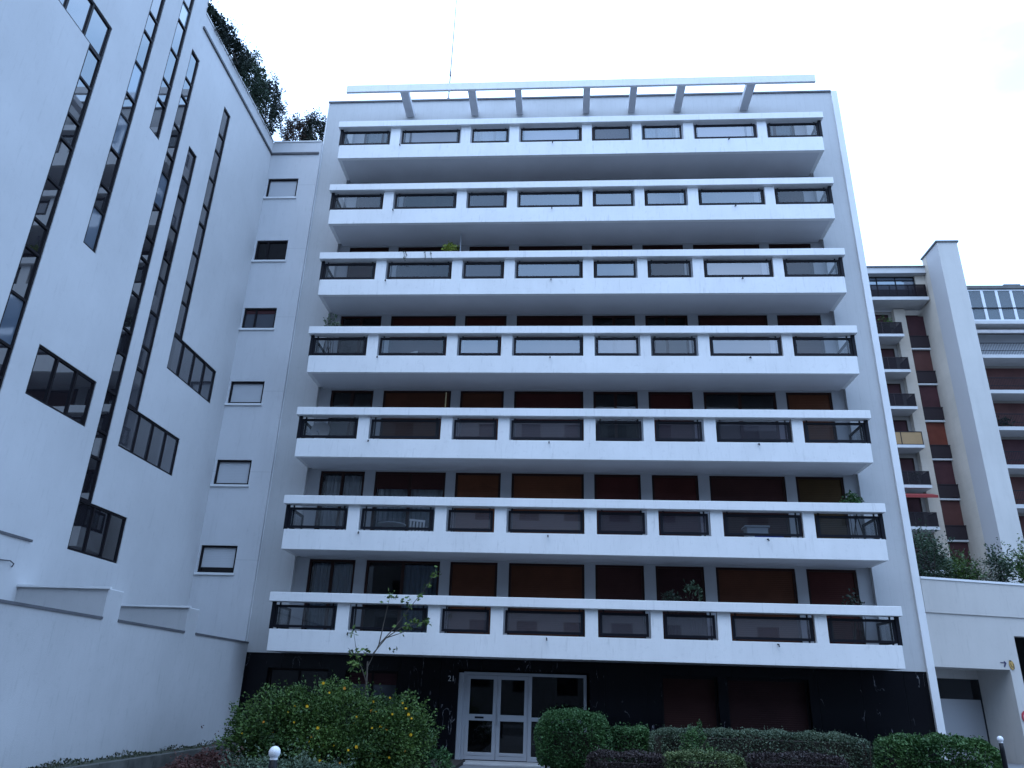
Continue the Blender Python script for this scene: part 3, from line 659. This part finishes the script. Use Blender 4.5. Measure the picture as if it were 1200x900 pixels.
for k, z in enumerate(zs):
    if z < -1: continue
    for a, b in ((20.5, 23.8), (16.5, 20)):
        w1 = bars(MB(), fT, a, b, z+.15, z+2.4, .07, .05, .12, [a+.9]).build('window', 'brown_frame', tb)
        MB().quad(fT(a+.07, z+.2, .1), fT(b-.07, z+.2, .1), fT(b-.07, z+2.35, .1), fT(a+.07, z+2.35, .1)).build('roller_shutter', 'shutter_back_dark', w1)
    b = MB().box(16, 24.02, 50.0, 51.4, z-.05, z+.15).build('balcony', 'slab_white', tb)
    r = bars(MB(), lambda u, v, d: (u, 50.03+d, v), 16, 24.0, z+.16, z+1.1, .05, 0, .05, [17+1.4*q for q in range(5)])
    r.box(23.95, 24.0, 50.08, 51.3, z+1.05, z+1.1); r.build('railing', 'railing_brown', b)
    MB().quad((16, 50.05, z+.2), (23.97, 50.05, z+.2), (23.97, 50.05, z+1.06), (16, 50.05, z+1.06)).quad((23.97, 50.06, z+.2), (23.97, 51.3, z+.2), (23.97, 51.3, z+1.06), (23.97, 50.06, z+1.06)).build('railing_pane', 'railing_amber' if k == 3 else 'railing_glass', b)
    # loggia column next to the stone wall
    zz = z-.55
    lg = MB().box(24.82, 26.19, 51.08, 52.0, zz-.02, zz+.10).build('loggia', 'slab_white', tb)
    MB().box(24.82, 26.17, 51.03, 51.08, zz+.14, zz+1.0).box(24.82, 26.3, 51.0, 51.06, zz+.98, zz+1.04).build('railing', 'railing_brown', lg)
    MB().quad((24.83, 51.25, zz+.11), (26.18, 51.25, zz+.11), (26.18, 51.25, zz+2.72), (24.83, 51.25, zz+2.72)).build('roller_shutter', ['shutter_back_dark', 'shutter_back', 'shutter_back_dark', 'shutter_back_red', 'shutter_back_dark', 'shutter_back', 'shutter_back_dark', 'shutter_back', 'shutter_back_dark', 'shutter_back'][k], lg)
    if k == 5: MB().prism([(50.0, z+2.3), (49.2, z+2.02), (49.2, z+1.85), (49.22, z+1.85), (49.24, z+2.0), (50.0, z+2.26)], lambda u, v, d: (d, u, v), 20.4, 23.9).build('awning', 'awning_red', b)
# right wing
YR = 52.0
MB().box(27.6, 46, YR+1.4, 62, G, 29.2).build('right_wall', 'back_wall', tb)
MB().box(27.6, 46, YR-.1, 62, 29.2, 29.45).box(28.0, 29.3, YR+.3, YR+2, 29.45, 29.95).box(27.9, 29.4, YR+.2, YR+2.1, 29.95, 30.08).box(33.2, 34.4, YR+.5, YR+2, 29.45, 29.9).build('right_roof', 'roof_felt', tb)
fV = lambda u, v, d: (u, YR+d, v)
us = [28.0+1.05*k for k in range(1, 17)]
vr = bars(MB(), fV, 28.0, 46, 26.55, 29.15, .09, 0, .1, us, [], iw=.2).build('veranda', 'veranda_frame', tb)
MB().prism([(28, 27.55), (46, 27.55), (46, 27.63), (28, 27.63)], fV, -.03, 0).build('veranda_rail', 'dark_metal', vr)
g = MB()
for k in range(len(us)-1): tilted(g, fV, us[k], us[k+1], 26.6, 29.1, .05, .01)
tilted(g, fV, 28.05, us[0], 26.6, 29.1, .05, .01); g.build('veranda_pane', 'veranda_glass', vr)
for k in range(10):
    z = 26.25-2.75*k
    if z < -1: break
    b = MB().box(27.62, 46, YR-.1, YR+1.4, z, z+.26).build('balcony', 'slab_white', tb)
    if k == 0: continue
    r = MB()
    for x in np.arange(27.8, 40, .11): r.box(x, x+.018, YR, YR+.02, z+.27, z+1.2)
    r.box(27.7, 46, YR-.01, YR+.03, z+1.2, z+1.25); r.box(27.7, 46, YR-.01, YR+.03, z+.6, z+.63)
    r.build('railing', 'dark_metal', b)
    kinds = ['curtain_white', 'shutter_back', 'shutter_back', 'shutter_back_dark', 'shutter_back', 'shutter_back', 'shutter_back_red', 'shutter_back', 'shutter_back', 'shutter_back']
    MB().quad((29.7, YR+1.36, z+.27), (34.5, YR+1.36, z+.27), (34.5, YR+1.36, z+2.55), (29.7, YR+1.36, z+2.55)).build('roller_shutter', kinds[k-1], b)
    MB().quad((28.6, YR+1.35, z+.27), (29.65, YR+1.35, z+.27), (29.65, YR+1.35, z+2.55), (28.6, YR+1.35, z+2.55)).build('curtain', 'curtain_white', b)
    MB().box(27.66, 28.4, YR+.9, YR+1.38, z+.26, z+2.7).build('side_post', 'shutter_back', b)
    if k == 1: MB().prism([(YR+1.2, z+2.6), (YR-.1, z+2.25), (YR-.1, z+2.0), (YR-.08, z+2.0), (YR-.08, z+2.2), (YR+1.2, z+2.55)], lambda u, v, d: (d, u, v), 28.8, 40).build('awning', 'awning_stripe', b)

# ------------------------------------------------------------------ unseen building across the street, added to block low sky and darken reflections
ob = thing('unseen_street_building', (0, -16, G), 'plain dark unseen building across the street, added to dim low sky and reflections', 'building')
fO = lambda u, v, d: (u, -14-d, v)
hs = [(x, x+1.5, z, z+1.7) for x in np.arange(-34, 34, 3.4) for z in np.arange(.2, 19, 3.0)]
o_ = MB(); wall_holes(o_, fO, -36, 36, G, 21, hs, .25); o_.box(-36, 36, -26, -14.3, 20.7, 21); o_.build('wall', 'opposite_render', ob)
MB().quad((-36, -14.25, G), (36, -14.25, G), (36, -14.25, 20.9), (-36, -14.25, 20.9)).build('glazing', 'pane_soft', ob)

# ------------------------------------------------------------------ vegetation
def unit(n):
    a = rng.normal(size=(n, 3)); return a/np.linalg.norm(a, axis=1)[:, None]
def crown_pts(c, r, n, rough=.22, fill=.55, seed=0, floor=None, boxy=2.):
    """points through the outer volume of a lumpy superellipsoid, gaps from a clump field"""
    d = unit(int(n*1.6)); e = (np.abs(d)**boxy).sum(1)**(-1/boxy)
    d2 = d*e[:, None]
    s = seed*1.7
    lump = 1+rough*(np.sin(d[:, 0]*5+s)*np.sin(d[:, 1]*4.3+s*2)+.7*np.sin(d[:, 2]*7+s*3)*np.sin(d[:, 0]*9-s)+.5*np.sin(d[:, 1]*13+s)*np.sin(d[:, 2]*11+s))
    q = (fill+(1-fill)*rng.random(len(d))**.6)*lump
    p = d2*q[:, None]*np.array(r)
    gap = np.sin(p[:, 0]*6.1+s)*np.sin(p[:, 1]*5.3-s)*np.sin(p[:, 2]*6.7+s)
    keep = gap > -.45+.25*rng.random(len(p))
    p = p[keep][:n]; d = d[keep][:n]
    p = p+np.array(c)
    if floor is not None:
        k = p[:, 2] > floor; p, d = p[k], d[k]
    return p, d
def stems(mb, base, c, r, n, rad=.02, floor=None):
    for k in range(n):
        d = unit(1)[0]; d[2] = abs(d[2])
        tip = np.array(c)+d*np.array(r)*.85; b = np.array(base)+np.array((random.gauss(0, .12), random.gauss(0, .08), 0))
        mid = (tip+b)/2+np.array((random.gauss(0, .06), random.gauss(0, .06), .1))
        mb.tube([b, mid, tip], [rad, rad*.7, rad*.3], 5)
def shrub(name, label, cat, base, c, r, n, leaf, matn, group=None, rough=.22, fill=.55, seed=0, boxy=2., nst=14, sprigs=0, core=None):
    t = thing(name, base, label, cat, group)
    mb = MB(); p, d = crown_pts(c, r, n, rough, fill, seed, base[2]+.02, boxy); mb.leaves(p, leaf, d)
    for k in range(sprigs):       # shoots that stick out of the outline
        d0 = unit(1)[0]; d0[2] = abs(d0[2])*.9+.1; d0 /= np.linalg.norm(d0)
        st_ = np.array(c)+d0*np.array(r)*.92; L = .12+.28*random.random()
        tt = rng.random(9)[:, None]; mb.leaves(st_+(d0+np.array((0, 0, .35)))*tt*L+rng.normal(size=(9, 3))*.015, leaf*.85, np.repeat(d0[None], 9, 0))
    mb.build('foliage', matn, t)
    s = MB(); stems(s, base, c, r, nst)
    s.build('stem', 'twig', t)
    return t
# big flowering shrub: three lobes
t = thing('flowering_shrub', (-5.1, 17.8, G+.07), 'large loose green shrub dotted with yellow flowers left of the glass entrance', 'shrub')
mb = MB(); st_ = MB()
lobes = [((-6.05, 17.7, -.95), (1.15, .95, .92), 15000), ((-5.0, 17.9, -.82), (1.35, 1.0, .95), 17000), ((-3.65, 17.9, -.95), (.9, .9, .82), 11500), ((-5.0, 17.3, -1.2), (2.1, .8, .55), 13000)]
for k, (c, r, n) in enumerate(lobes):
    p, d = crown_pts(c, r, n, .16, .35, k+2, G+.05, 2.2); mb.leaves(p, .064, d, jitter=.45); stems(st_, (c[0], c[1], G+.05), c, r, 16, .018)
    for q in range(80):
        d0 = unit(1)[0]; d0[2] = abs(d0[2]); d0 /= np.linalg.norm(d0); L = .08+.2*random.random(); tt = rng.random(11)[:, None]
        mb.leaves(np.array(c)+d0*np.array(r)*.93+(d0+np.array((0, 0, .4)))*tt*L+rng.normal(size=(11, 3))*.02, .055, np.repeat(d0[None], 11, 0))
mb.build('foliage', 'leaf_shrub', t); st_.build('stem', 'twig', t)
def flower(c, r):
    f = MB()
    for k in range(6):
        a = 2*math.pi*k/6+random.random()*.3; u = Vector((math.cos(a), -.35, math.sin(a))); v = Vector((-math.sin(a), 0, math.cos(a)))
        c_ = Vector(c); f.quad(tuple(c_), tuple(c_+u*r*.6+v*r*.42), tuple(c_+u*r), tuple(c_+u*r*.6-v*r*.42))
    f.lathe((c[0], c[1]-.012, c[2]-.01), [(.001, .02), (r*.28, .012), (r*.28, 0), (.001, -.008)], 8)
    return f
for k in range(40):
    c, r, _ = lobes[random.choice([0, 1, 1, 2, 2, 3])]
    while True:
        d0 = unit(1)[0]
        if d0[1] < -.25 and d0[2] > -.5: break
    pt = np.array(c)+d0*np.array(r)*1.03
    if pt[2] < -1.45: continue
    flower(tuple(pt), .026 if random.random() < .7 else .036).build('flower', 'flower_orange' if random.random() < .12 else 'flower_yellow', t)
shrub('low_shrub', 'low grey-green cushion shrub in front of the yellow flowered bush', 'shrub', (-4.9, 14.9, G+.07), (-4.9, 14.9, -1.5), (1.25, .55, .36), 6500, .06, 'leaf_grey', seed=3, sprigs=40, nst=8)
shrub('low_shrub', 'small dark green shrub at the right foot of the yellow flowered bush', 'shrub', (-2.75, 18.2, G+.07), (-2.75, 18.2, -1.45), (.38, .38, .33), 1500, .06, 'leaf_box', seed=5, nst=5)
shrub('barberry_shrub', 'low dark red shrub at the left beside the garden wall kerb', 'shrub', (-6.9, 16.0, G+.05), (-6.9, 16.0, -1.5), (.62, .5, .30), 3200, .05, 'leaf_red', seed=9, sprigs=16, nst=6)
# clipped hedges on the right
def hedge(name, label, x0, x1, y0, y1, ztop, leaf, matn, n, cat='hedge', rnd=6., seed=1, group=None, rough=.05, topmat=None):
    base = ((x0+x1)/2, (y0+y1)/2, G+.07); t = thing(name, base, label, cat, group)
    c = ((x0+x1)/2, (y0+y1)/2, (G+ztop)/2); r = np.array(((x1-x0)/2, (y1-y0)/2, (ztop-G)/2))
    mb = MB(); k = int(n*1.0)
    # points on the box faces (front, top, sides), pushed in by a random depth
    u = rng.random((k, 3))*2-1; face = rng.random(k)
    ax = np.where(face < .5, 1, np.where(face < .86, 2, 0)); sg = np.where(ax == 1, np.where(rng.random(k) < .8, -1, 1), np.where(ax == 2, 1, np.where(rng.random(k) < .5, 1, -1)))
    u[np.arange(k), ax] = sg
    e = (np.abs(u)**rnd).sum(1)**(1/rnd); u2 = u/e[:, None]
    nrm = np.sign(u2)*np.abs(u2)**(rnd-1)/r; nrm /= np.linalg.norm(nrm, axis=1)[:, None]
    p = u2*r
    bump = np.sin(p[:, 0]*4.1+seed)*np.sin(p[:, 1]*5+seed)*.5+np.sin(p[:, 0]*9.3+2*seed)*np.sin(p[:, 2]*8.1)*.5
    p = p+nrm*(rough*bump-.11*rng.random(k)**2)[:, None]+np.array(c)
    kp = p[:, 2] > G+.04; mb.leaves(p[kp], leaf, nrm[kp])
    ns = int(k*.02); q = rng.choice(np.where(kp)[0], ns)
    mb.leaves(p[q]+nrm[q]*(.03+.08*rng.random(ns))[:, None], leaf*.9, nrm[q])
    mb.build('foliage', matn, t)
    core = MB(); i = .14 if rnd > 5 else .3
    nn = max(3, int((x1-x0)/.25))
    for xx in np.linspace(x0+i, x1-i, nn):
        for yy in np.linspace(y0+i, y1-i, 3):
            core.tube([(xx, yy, G), (xx+random.gauss(0, .05), yy+random.gauss(0, .05), (G+ztop)/2), (xx+random.gauss(0, .05), yy, ztop-(.15 if rnd > 5 else .45))], [.02, .016, .006], 5)
    core.box(x0+i*1.3, x1-i*1.3, y0+i*1.3, y1-i*1.3, G, ztop-(.2 if rnd > 5 else .5))
    core.build('stem', 'twig', t)
    return t
hedge('box_hedge', 'tall rounded clipped green box bush beside the right side of the glass entrance', -.70, 1.17, 19.2, 20.8, -.30, .055, 'leaf_box', 17000, 'bush', 2.9, 2)
hedge('clipped_hedge', 'dark green clipped hedge between the rounded box bush and the greyer hedge', 1.12, 2.1, 20.0, 20.9, -.66, .055, 'leaf_box', 6500, seed=4)
hedge('clipped_hedge', 'long low grey-green flat-topped hedge under the dark red shutters', 2.0, 7.2, 19.8, 20.8, -.63, .05, 'leaf_grey', 22000, seed=6)
hedge('clipped_hedge', 'bright green leafy hedge at the right end in front of the white corner pier', 7.15, 9.75, 19.0, 20.5, -.62, .075, 'leaf_bright', 14000, rnd=4, seed=8, rough=.10)
hedge('clipped_hedge', 'low dark purple hedge in front of the rounded box bush', .45, 2.1, 17.2, 17.9, -1.04, .045, 'leaf_purple', 7000, seed=3, rough=.08)
hedge('clipped_hedge', 'low yellow-green variegated hedge between the two purple hedges', 2.05, 3.75, 17.2, 17.9, -.98, .05, 'leaf_var', 7000, seed=5, rough=.08)
hedge('clipped_hedge', 'dark purple-brown hedge in front of the long grey-green hedge', 3.7, 5.75, 17.2, 17.9, -.95, .045, 'leaf_purple', 8000, seed=7, rough=.08)
shrub('round_bush', 'small round bright green bush poking up between the grey and purple hedges', 'bush', (2.98, 18.9, G+.07), (2.98, 18.9, -.98), (.33, .33, .45), 2600, .05, 'leaf_bright', seed=4, nst=5)

# sapling in front of the balconies
def sapling():
    base = (-4.62, 18.8, G+.07)
    t = thing('sapling', base, 'thin young tree with sparse leaves reaching up in front of the lowest balcony', 'tree')
    tr = MB(); tr.tube([base, (-4.60, 18.8, -.6), (-4.60, 18.8, .15), (-4.62, 18.8, .62)], [.035, .03, .024, .018], 7); tr.build('trunk', 'bark', t)
    B = [[(-4.60, 18.8, .15), (-4.80, 18.75, .6), (-4.92, 18.7, .95), (-5.0, 18.7, 1.25)],
         [(-4.61, 18.8, .5), (-4.4, 18.85, 1.0), (-4.05, 18.9, 1.42), (-3.8, 18.9, 1.78), (-3.45, 18.9, 2.25), (-3.12, 18.9, 2.75)],
         [(-4.5, 18.8, .8), (-4.2, 18.7, 1.15), (-3.85, 18.7, 1.40), (-3.45, 18.7, 1.5), (-3.22, 18.7, 1.55)],
         [(-4.4, 18.85, 1.0), (-4.32, 18.85, 1.55), (-4.22, 18.8, 2.15)],
         [(-4.2, 18.7, 1.15), (-3.95, 18.6, 1.22), (-3.72, 18.6, 1.3)],
         [(-4.85, 18.75, .7), (-5.1, 18.7, .9)]]
    bm_ = MB()
    for b in B: bm_.tube(b, [.016-.012*i/(len(b)-1) for i in range(len(b))], 5)
    bm_.build('branch', 'bark', t)
    lf = MB()
    cl = [((-5.02, 18.7, 1.22), .10, 22), ((-4.92, 18.7, .8), .13, 34), ((-4.82, 18.7, .5), .16, 52), ((-4.98, 18.7, .55), .10, 24), ((-4.68, 18.72, .85), .08, 18),
          ((-3.75, 18.7, 1.42), .14, 40), ((-3.5, 18.7, 1.52), .10, 26), ((-3.25, 18.7, 1.55), .10, 30), ((-4.22, 18.8, 2.1), .13, 40), ((-3.72, 18.9, 1.95), .12, 26), ((-3.5, 18.9, 2.15), .10, 26),
          ((-3.35, 18.9, 2.4), .08, 18), ((-3.15, 18.9, 2.7), .12, 34), ((-3.9, 18.9, 2.05), .06, 10), ((-4.02, 18.8, .92), .06, 12), ((-5.0, 18.7, 1.4), .05, 8), ((-3.85, 18.9, 1.7), .07, 12)]
    for c, s, n in cl:
        p = np.array(c)+rng.normal(size=(n, 3))*s*.6; lf.leaves(p[:max(5, int(n*.62))], .10, None, .5, .4)
    lf.build('foliage', 'leaf_var2', t)
leafmat('leaf_weed', (.022, .03, .016), (.07, .075, .04)); leafmat('leaf_var2', (.03, .07, .014), (.16, .24, .05))
sapling()

# roof garden on the left building
roof = [('dense evergreen shrub tumbling over the roof edge, nearest the top left', (-11.2, 17.3, 19.45), (.35, .75, .42), 3200, 'leaf_dark'),
        ('tall dark evergreen shrub on the roof parapet, second along from the top', (-11.2, 18.7, 19.62), (.42, .95, .66), 4600, 'leaf_dark'),
        ('tall dark green shrub halfway along the left roof parapet', (-11.2, 20.2, 19.9), (.5, 1.0, .95), 5200, 'leaf_terrace'),
        ('bulky dark green shrub at the inner corner of the roof parapet', (-11.2, 21.7, 20.1), (.6, 1.0, 1.15), 5600, 'leaf_dark'),
        ('reddish brown shrub in the roof corner beside the main building', (-10.5, 23.2, 20.05), (.62, .5, .8), 3000, 'leaf_rust'),
        ('dark pointed shrub on the roof edge touching the main building', (-9.85, 23.3, 20.2), (.52, .5, 1.0), 3400, 'leaf_dark')]
for k, (lab, c, r, n, mt) in enumerate(roof):
    shrub('roof_shrub', lab, 'shrub', (c[0], c[1], 19.05), c, r, int(n*1.5), .075, mt, 'shrubs on the roof of the left building', .22, .4, k+1, 2.3, 8, 26)
# trailing twig on the parapet face
# terrace shrubs above the garage
terr = [('dark leafy shrub on the garage terrace next to the white corner pier', (11.45, 25.0, 4.15), (.75, .6, 1.15), 3600, 'leaf_terrace'),
        ('bushy mid green shrub on the garage terrace below the brown windows', (12.55, 25.4, 3.95), (.62, .5, .62), 2400, 'leaf_shrub'),
        ('airy pale flowering shrub on the garage terrace in front of the tower', (13.25, 25.6, 3.75), (.55, .5, .55), 900, 'leaf_pale'),
        ('tall feathery dark shrub on the garage terrace before the white tower', (13.9, 25.6, 4.05), (.42, .42, .85), 1500, 'leaf_terrace'),
        ('large green shrub on the garage terrace at the right edge', (15.2, 25.8, 4.1), (.95, .6, .95), 4600, 'leaf_shrub')]
for k, (lab, c, r, n, mt) in enumerate(terr):
    shrub('terrace_shrub', lab, 'shrub', (c[0], c[1], 3.2), c, r, n, .085, mt, 'shrubs on the garage terrace', .25, .3, k+3, 2., 9, 24)

# ------------------------------------------------------------------ bollards
def bollard(x, y, zg, label):
    t = thing('bollard', (x, y, zg), label, 'bollard', 'white topped bollards')
    MB().lathe((x, y, zg), [(.001, 0), (.062, 0), (.062, .02), (.044, .05), (.044, .30), (.044, .90), (.04, 1.04), (.001, 1.045)], 20).build('post', 'bollard_black', t, smooth=True)
    MB().lathe((x, y, zg), [(.038, 1.035), (.04, 1.05)]+[(.058*math.cos(a), 1.107+.058*math.sin(a)) for a in np.linspace(-.9, 1.57, 14)], 20).build('ball', 'bollard_white', t, smooth=True)
bollard(-2.90, 8.3, G, 'black street bollard with white ball top in front of the flowering shrub')
bollard(8.62, 17.1, -1.64, 'black bollard with white ball top beside the recessed garage entrance')

# ------------------------------------------------------------------ things on the balconies
def potted(x, i, h, r, leaf, matn, n, label, pot='terracotta', y=21.75, dz=0):
    fl = ZB[i]-1.545+.18; t = thing('potted_plant', (x, y, fl), label, 'plant')
    MB().lathe((x, y, fl), [(.001, 0), (.13, 0), (.17, .3), (.185, .3), (.185, .34), (.15, .34), (.001, .31)], 16).build('pot', pot, t)
    mb = MB(); p, d = crown_pts((x, y, fl+h-r[2]), r, n, .3, .2, n % 7, None); mb.leaves(p, leaf, d); mb.build('foliage', matn, t)
    s = MB(); stems(s, (x, y, fl+.3), (x, y, fl+h-r[2]), r, 7, .012); s.build('stem', 'twig', t)
potted(-3.88, 4, 2.0, (.27, .2, .24), .08, 'leaf_lime', 420, 'yellow-green potted plant topping the rail of the third balcony from the top', 'pot_white')
potted(-7.62, 3, 2.08, (.30, .22, .40), .11, 'leaf_grey', 130, 'spiky grey-green plant at the left end of the fourth balcony from the top')
potted(8.15, 1, 1.80, (.26, .22, .28), .09, 'leaf_bright', 420, 'fresh green plant at the right end of the second lowest balcony', 'pot_white')
potted(3.55, 0, 1.95, (.26, .24, .34), .10, 'leaf_terrace', 330, 'leafy green plant right of the middle on the lowest balcony', 'pot_dark')
potted(3.0, 0, 1.72, (.28, .22, .2), .09, 'leaf_dark', 200, 'low dark plant beside the taller leafy one on the lowest balcony', 'pot_dark')
potted(7.85, 0, 1.82, (.26, .22, .36), .10, 'leaf_dark', 130, 'sparse dark plant at the right end of the lowest balcony')
def pole(x, i, ztop, label, matn):
    fl = ZB[i]-1.545+.18; t = thing('parasol_pole', (x, 22.05, fl), label, 'pole')
    MB().tube([(x, 22.05, fl), (x, 22.05, ztop)], .022, 8).build('post', matn, t); MB().lathe((x, 22.05, fl), [(.001, 0), (.22, 0), (.22, .05), (.05, .09), (.03, .25), (.022, .25)], 16).build('base', 'pot_dark', t)
pole(-3.58, 4, 14.85, 'thin grey pole beside the yellow-green plant on the third balcony from the top', 'pole_grey')
pole(-3.73, 2, 8.75, 'thin ochre pole on the fifth balcony from the top', 'pole_ochre')
fl = ZB[1]-1.345
tag(MB().box(5.15, 5.75, 21.75, 22.15, fl, fl+.72).box(5.1, 5.8, 21.72, 22.18, fl+.72, fl+.78).build('storage_box', 'plastic_white', bevel=.02), 'white plastic storage box behind the railing of the second lowest balcony', 'box')
tag(MB().box(5.35, 6.15, 21.70, 21.73, fl, fl+.48).box(5.35, 6.15, 21.73, 22.1, fl, fl+.44).build('plastic_crate', 'plastic_blue', bevel=.015), 'blue plastic crate beside the white storage box on the second lowest balcony', 'crate')
# ivy strands hanging over the rail of the third balcony
iv = thing('trailing_plant', (-4.7, 21.55, ZB[4]-.9), 'few thin strands of a trailing plant hanging over the third balcony rail', 'plant')
lf = MB(); stn = MB()
for x in (-5.35, -4.62, -4.45, -5.3):
    pts = [(x-.12, D+.42, ZB[4]+.03), (x, D-.03, ZB[4]+.02), (x+.03+random.gauss(0, .03), D-.04, ZB[4]-.15), (x+.06+random.gauss(0, .04), D-.02, ZB[4]-.33)]
    stn.tube(pts, .006, 5)
    for q in range(14):
        k = random.randint(0, 2); f = random.random(); a, b = np.array(pts[k]), np.array(pts[k+1]); lf.leaves([a+(b-a)*f+rng.normal(size=3)*.02], .05)
stn.build('stem', 'twig', iv); lf.build('foliage', 'leaf_terrace', iv)
# plants on the tower balconies
def tower_plant(x, y, z, r, matn, n, label):
    t = thing('balcony_plant', (x, y, z), label, 'plant'); MB().lathe((x, y, z), [(.001, 0), (.15, 0), (.2, .35), (.001, .35)], 12).build('pot', 'terracotta', t)
    mb = MB(); p, d = crown_pts((x, y, z+.35+r[2]*.8), r, n, .3, .2, 3); mb.leaves(p, .13, d); mb.build('foliage', matn, t)
tower_plant(23.1, 50.6, 24.5, (.6, .4, .75), 'leaf_shrub', 420, 'bushy plant on the tower block balcony just below the long dark glazed one')
tower_plant(23.2, 50.5, 24.5-2.75*4, (.45, .3, .4), 'leaf_shrub', 260, 'green plant on the tower block balcony above the red awning')
tower_plant(31.2, 52.9, 26.5-2.75*3, (.6, .4, .45), 'leaf_dark', 300, 'dark green plant on the right wing balcony of the tower block')

# furniture seen through the railing panes
def garden_chair(x, i, rz, label, matn='plastic_white'):
    fl = ZB[i]-1.545+.18; t = thing('garden_chair', (x, 22.1, fl), label, 'chair'); c, s_ = math.cos(rz), math.sin(rz)
    f = lambda u, v, d: (x+u*c-d*s_, 22.1+u*s_+d*c, fl+v)
    MB().prism([(-.24, .42), (.24, .42), (.24, .45), (-.24, .45)], f, -.22, .22).build('seat', matn, t, bevel=.006)
    b = MB()
    for k in range(5): b.prism([(-.22+.1*k, .47), (-.17+.1*k, .47), (-.17+.1*k, .86), (-.22+.1*k, .86)], f, .2, .225)
    b.prism([(-.24, .86), (.24, .86), (.24, .92), (-.24, .92)], f, .195, .23); b.build('backrest', matn, t)
    for u in (-.22, .19):
        for d in (-.21, .18): MB().prism([(u, 0), (u+.03, 0), (u+.03, .42), (u, .42)], f, d, d+.03).build('leg', matn, t)
        MB().prism([(u, .62), (u+.04, .62), (u+.04, .65), (u, .65)], f, -.2, .2).build('armrest', matn, t)
garden_chair(-4.3, 1, .4, 'white slatted garden chair behind the glass on the left of the second lowest balcony')
garden_chair(-5.1, 3, -.5, 'white slatted garden chair on the fourth balcony from the top')
fl = ZB[1]-1.365
t = thing('garden_table', (-5.1, 22.1, fl), 'white garden table beside the chair on the second lowest balcony', 'table')
MB().lathe((-5.1, 22.1, fl), [(.001, .70), (.42, .70), (.42, .73), (.001, .735)], 24).build('tabletop', 'plastic_white', t)
MB().lathe((-5.1, 22.1, fl), [(.2, 0), (.2, .03), (.04, .06), (.035, .70)], 14).build('pedestal', 'pole_grey', t)
fl = ZB[2]-1.365
t = thing('satellite_dish', (-7.55, 21.95, fl), 'round pale satellite dish at the left end of the fifth balcony from the top', 'satellite dish')
a = MB(); pr = [(r_, .12*(r_/.3)**2) for r_ in np.linspace(.001, .3, 7)]
n0 = 24
for k in range(6):
    for q in range(n0):
        t0, t1 = 2*math.pi*q/n0, 2*math.pi*(q+1)/n0
        g_ = lambda R_, d_, t_: (-7.55+R_*math.cos(t_), 21.95-d_, fl+.8+R_*math.sin(t_))
        a.quad(g_(*pr[k], t0), g_(*pr[k+1], t0), g_(*pr[k+1], t1), g_(*pr[k], t1))
a.build('dish', 'slab_white', t); MB().tube([(-7.55, 21.97, fl), (-7.55, 21.97, fl+.8)], .02, 8).build('mast', 'pole_grey', t)
MB().tube([(-7.55, 21.93, fl+.52), (-7.55, 21.62, fl+.72)], .012, 6).box(-7.58, -7.52, 21.58, 21.66, fl+.69, fl+.76).build('receiver_arm', 'pole_grey', t)

# weeds and moss tufts along the foot of the garden wall
n = 1500
wp = np.stack([-9.05+.36*rng.random(n)**1.6, 9+13*rng.random(n), np.full(n, G+.31)], 1)
keep = np.sin(wp[:, 1]*2.3)+np.sin(wp[:, 1]*5.1+1)+1.2*rng.random(n) > -.1
wp = wp[keep]; wp[:, 2] += .045*rng.random(len(wp))*(1+np.sin(wp[:, 1]*3.1))
o = MB().leaves(wp, .055, np.tile((0., 0, 1.), (len(wp), 1)), 0, .5).build('weeds', 'leaf_weed')
o['kind'] = 'stuff'; o['label'] = 'low weeds and moss along the foot of the white garden wall'; o['category'] = 'weeds'
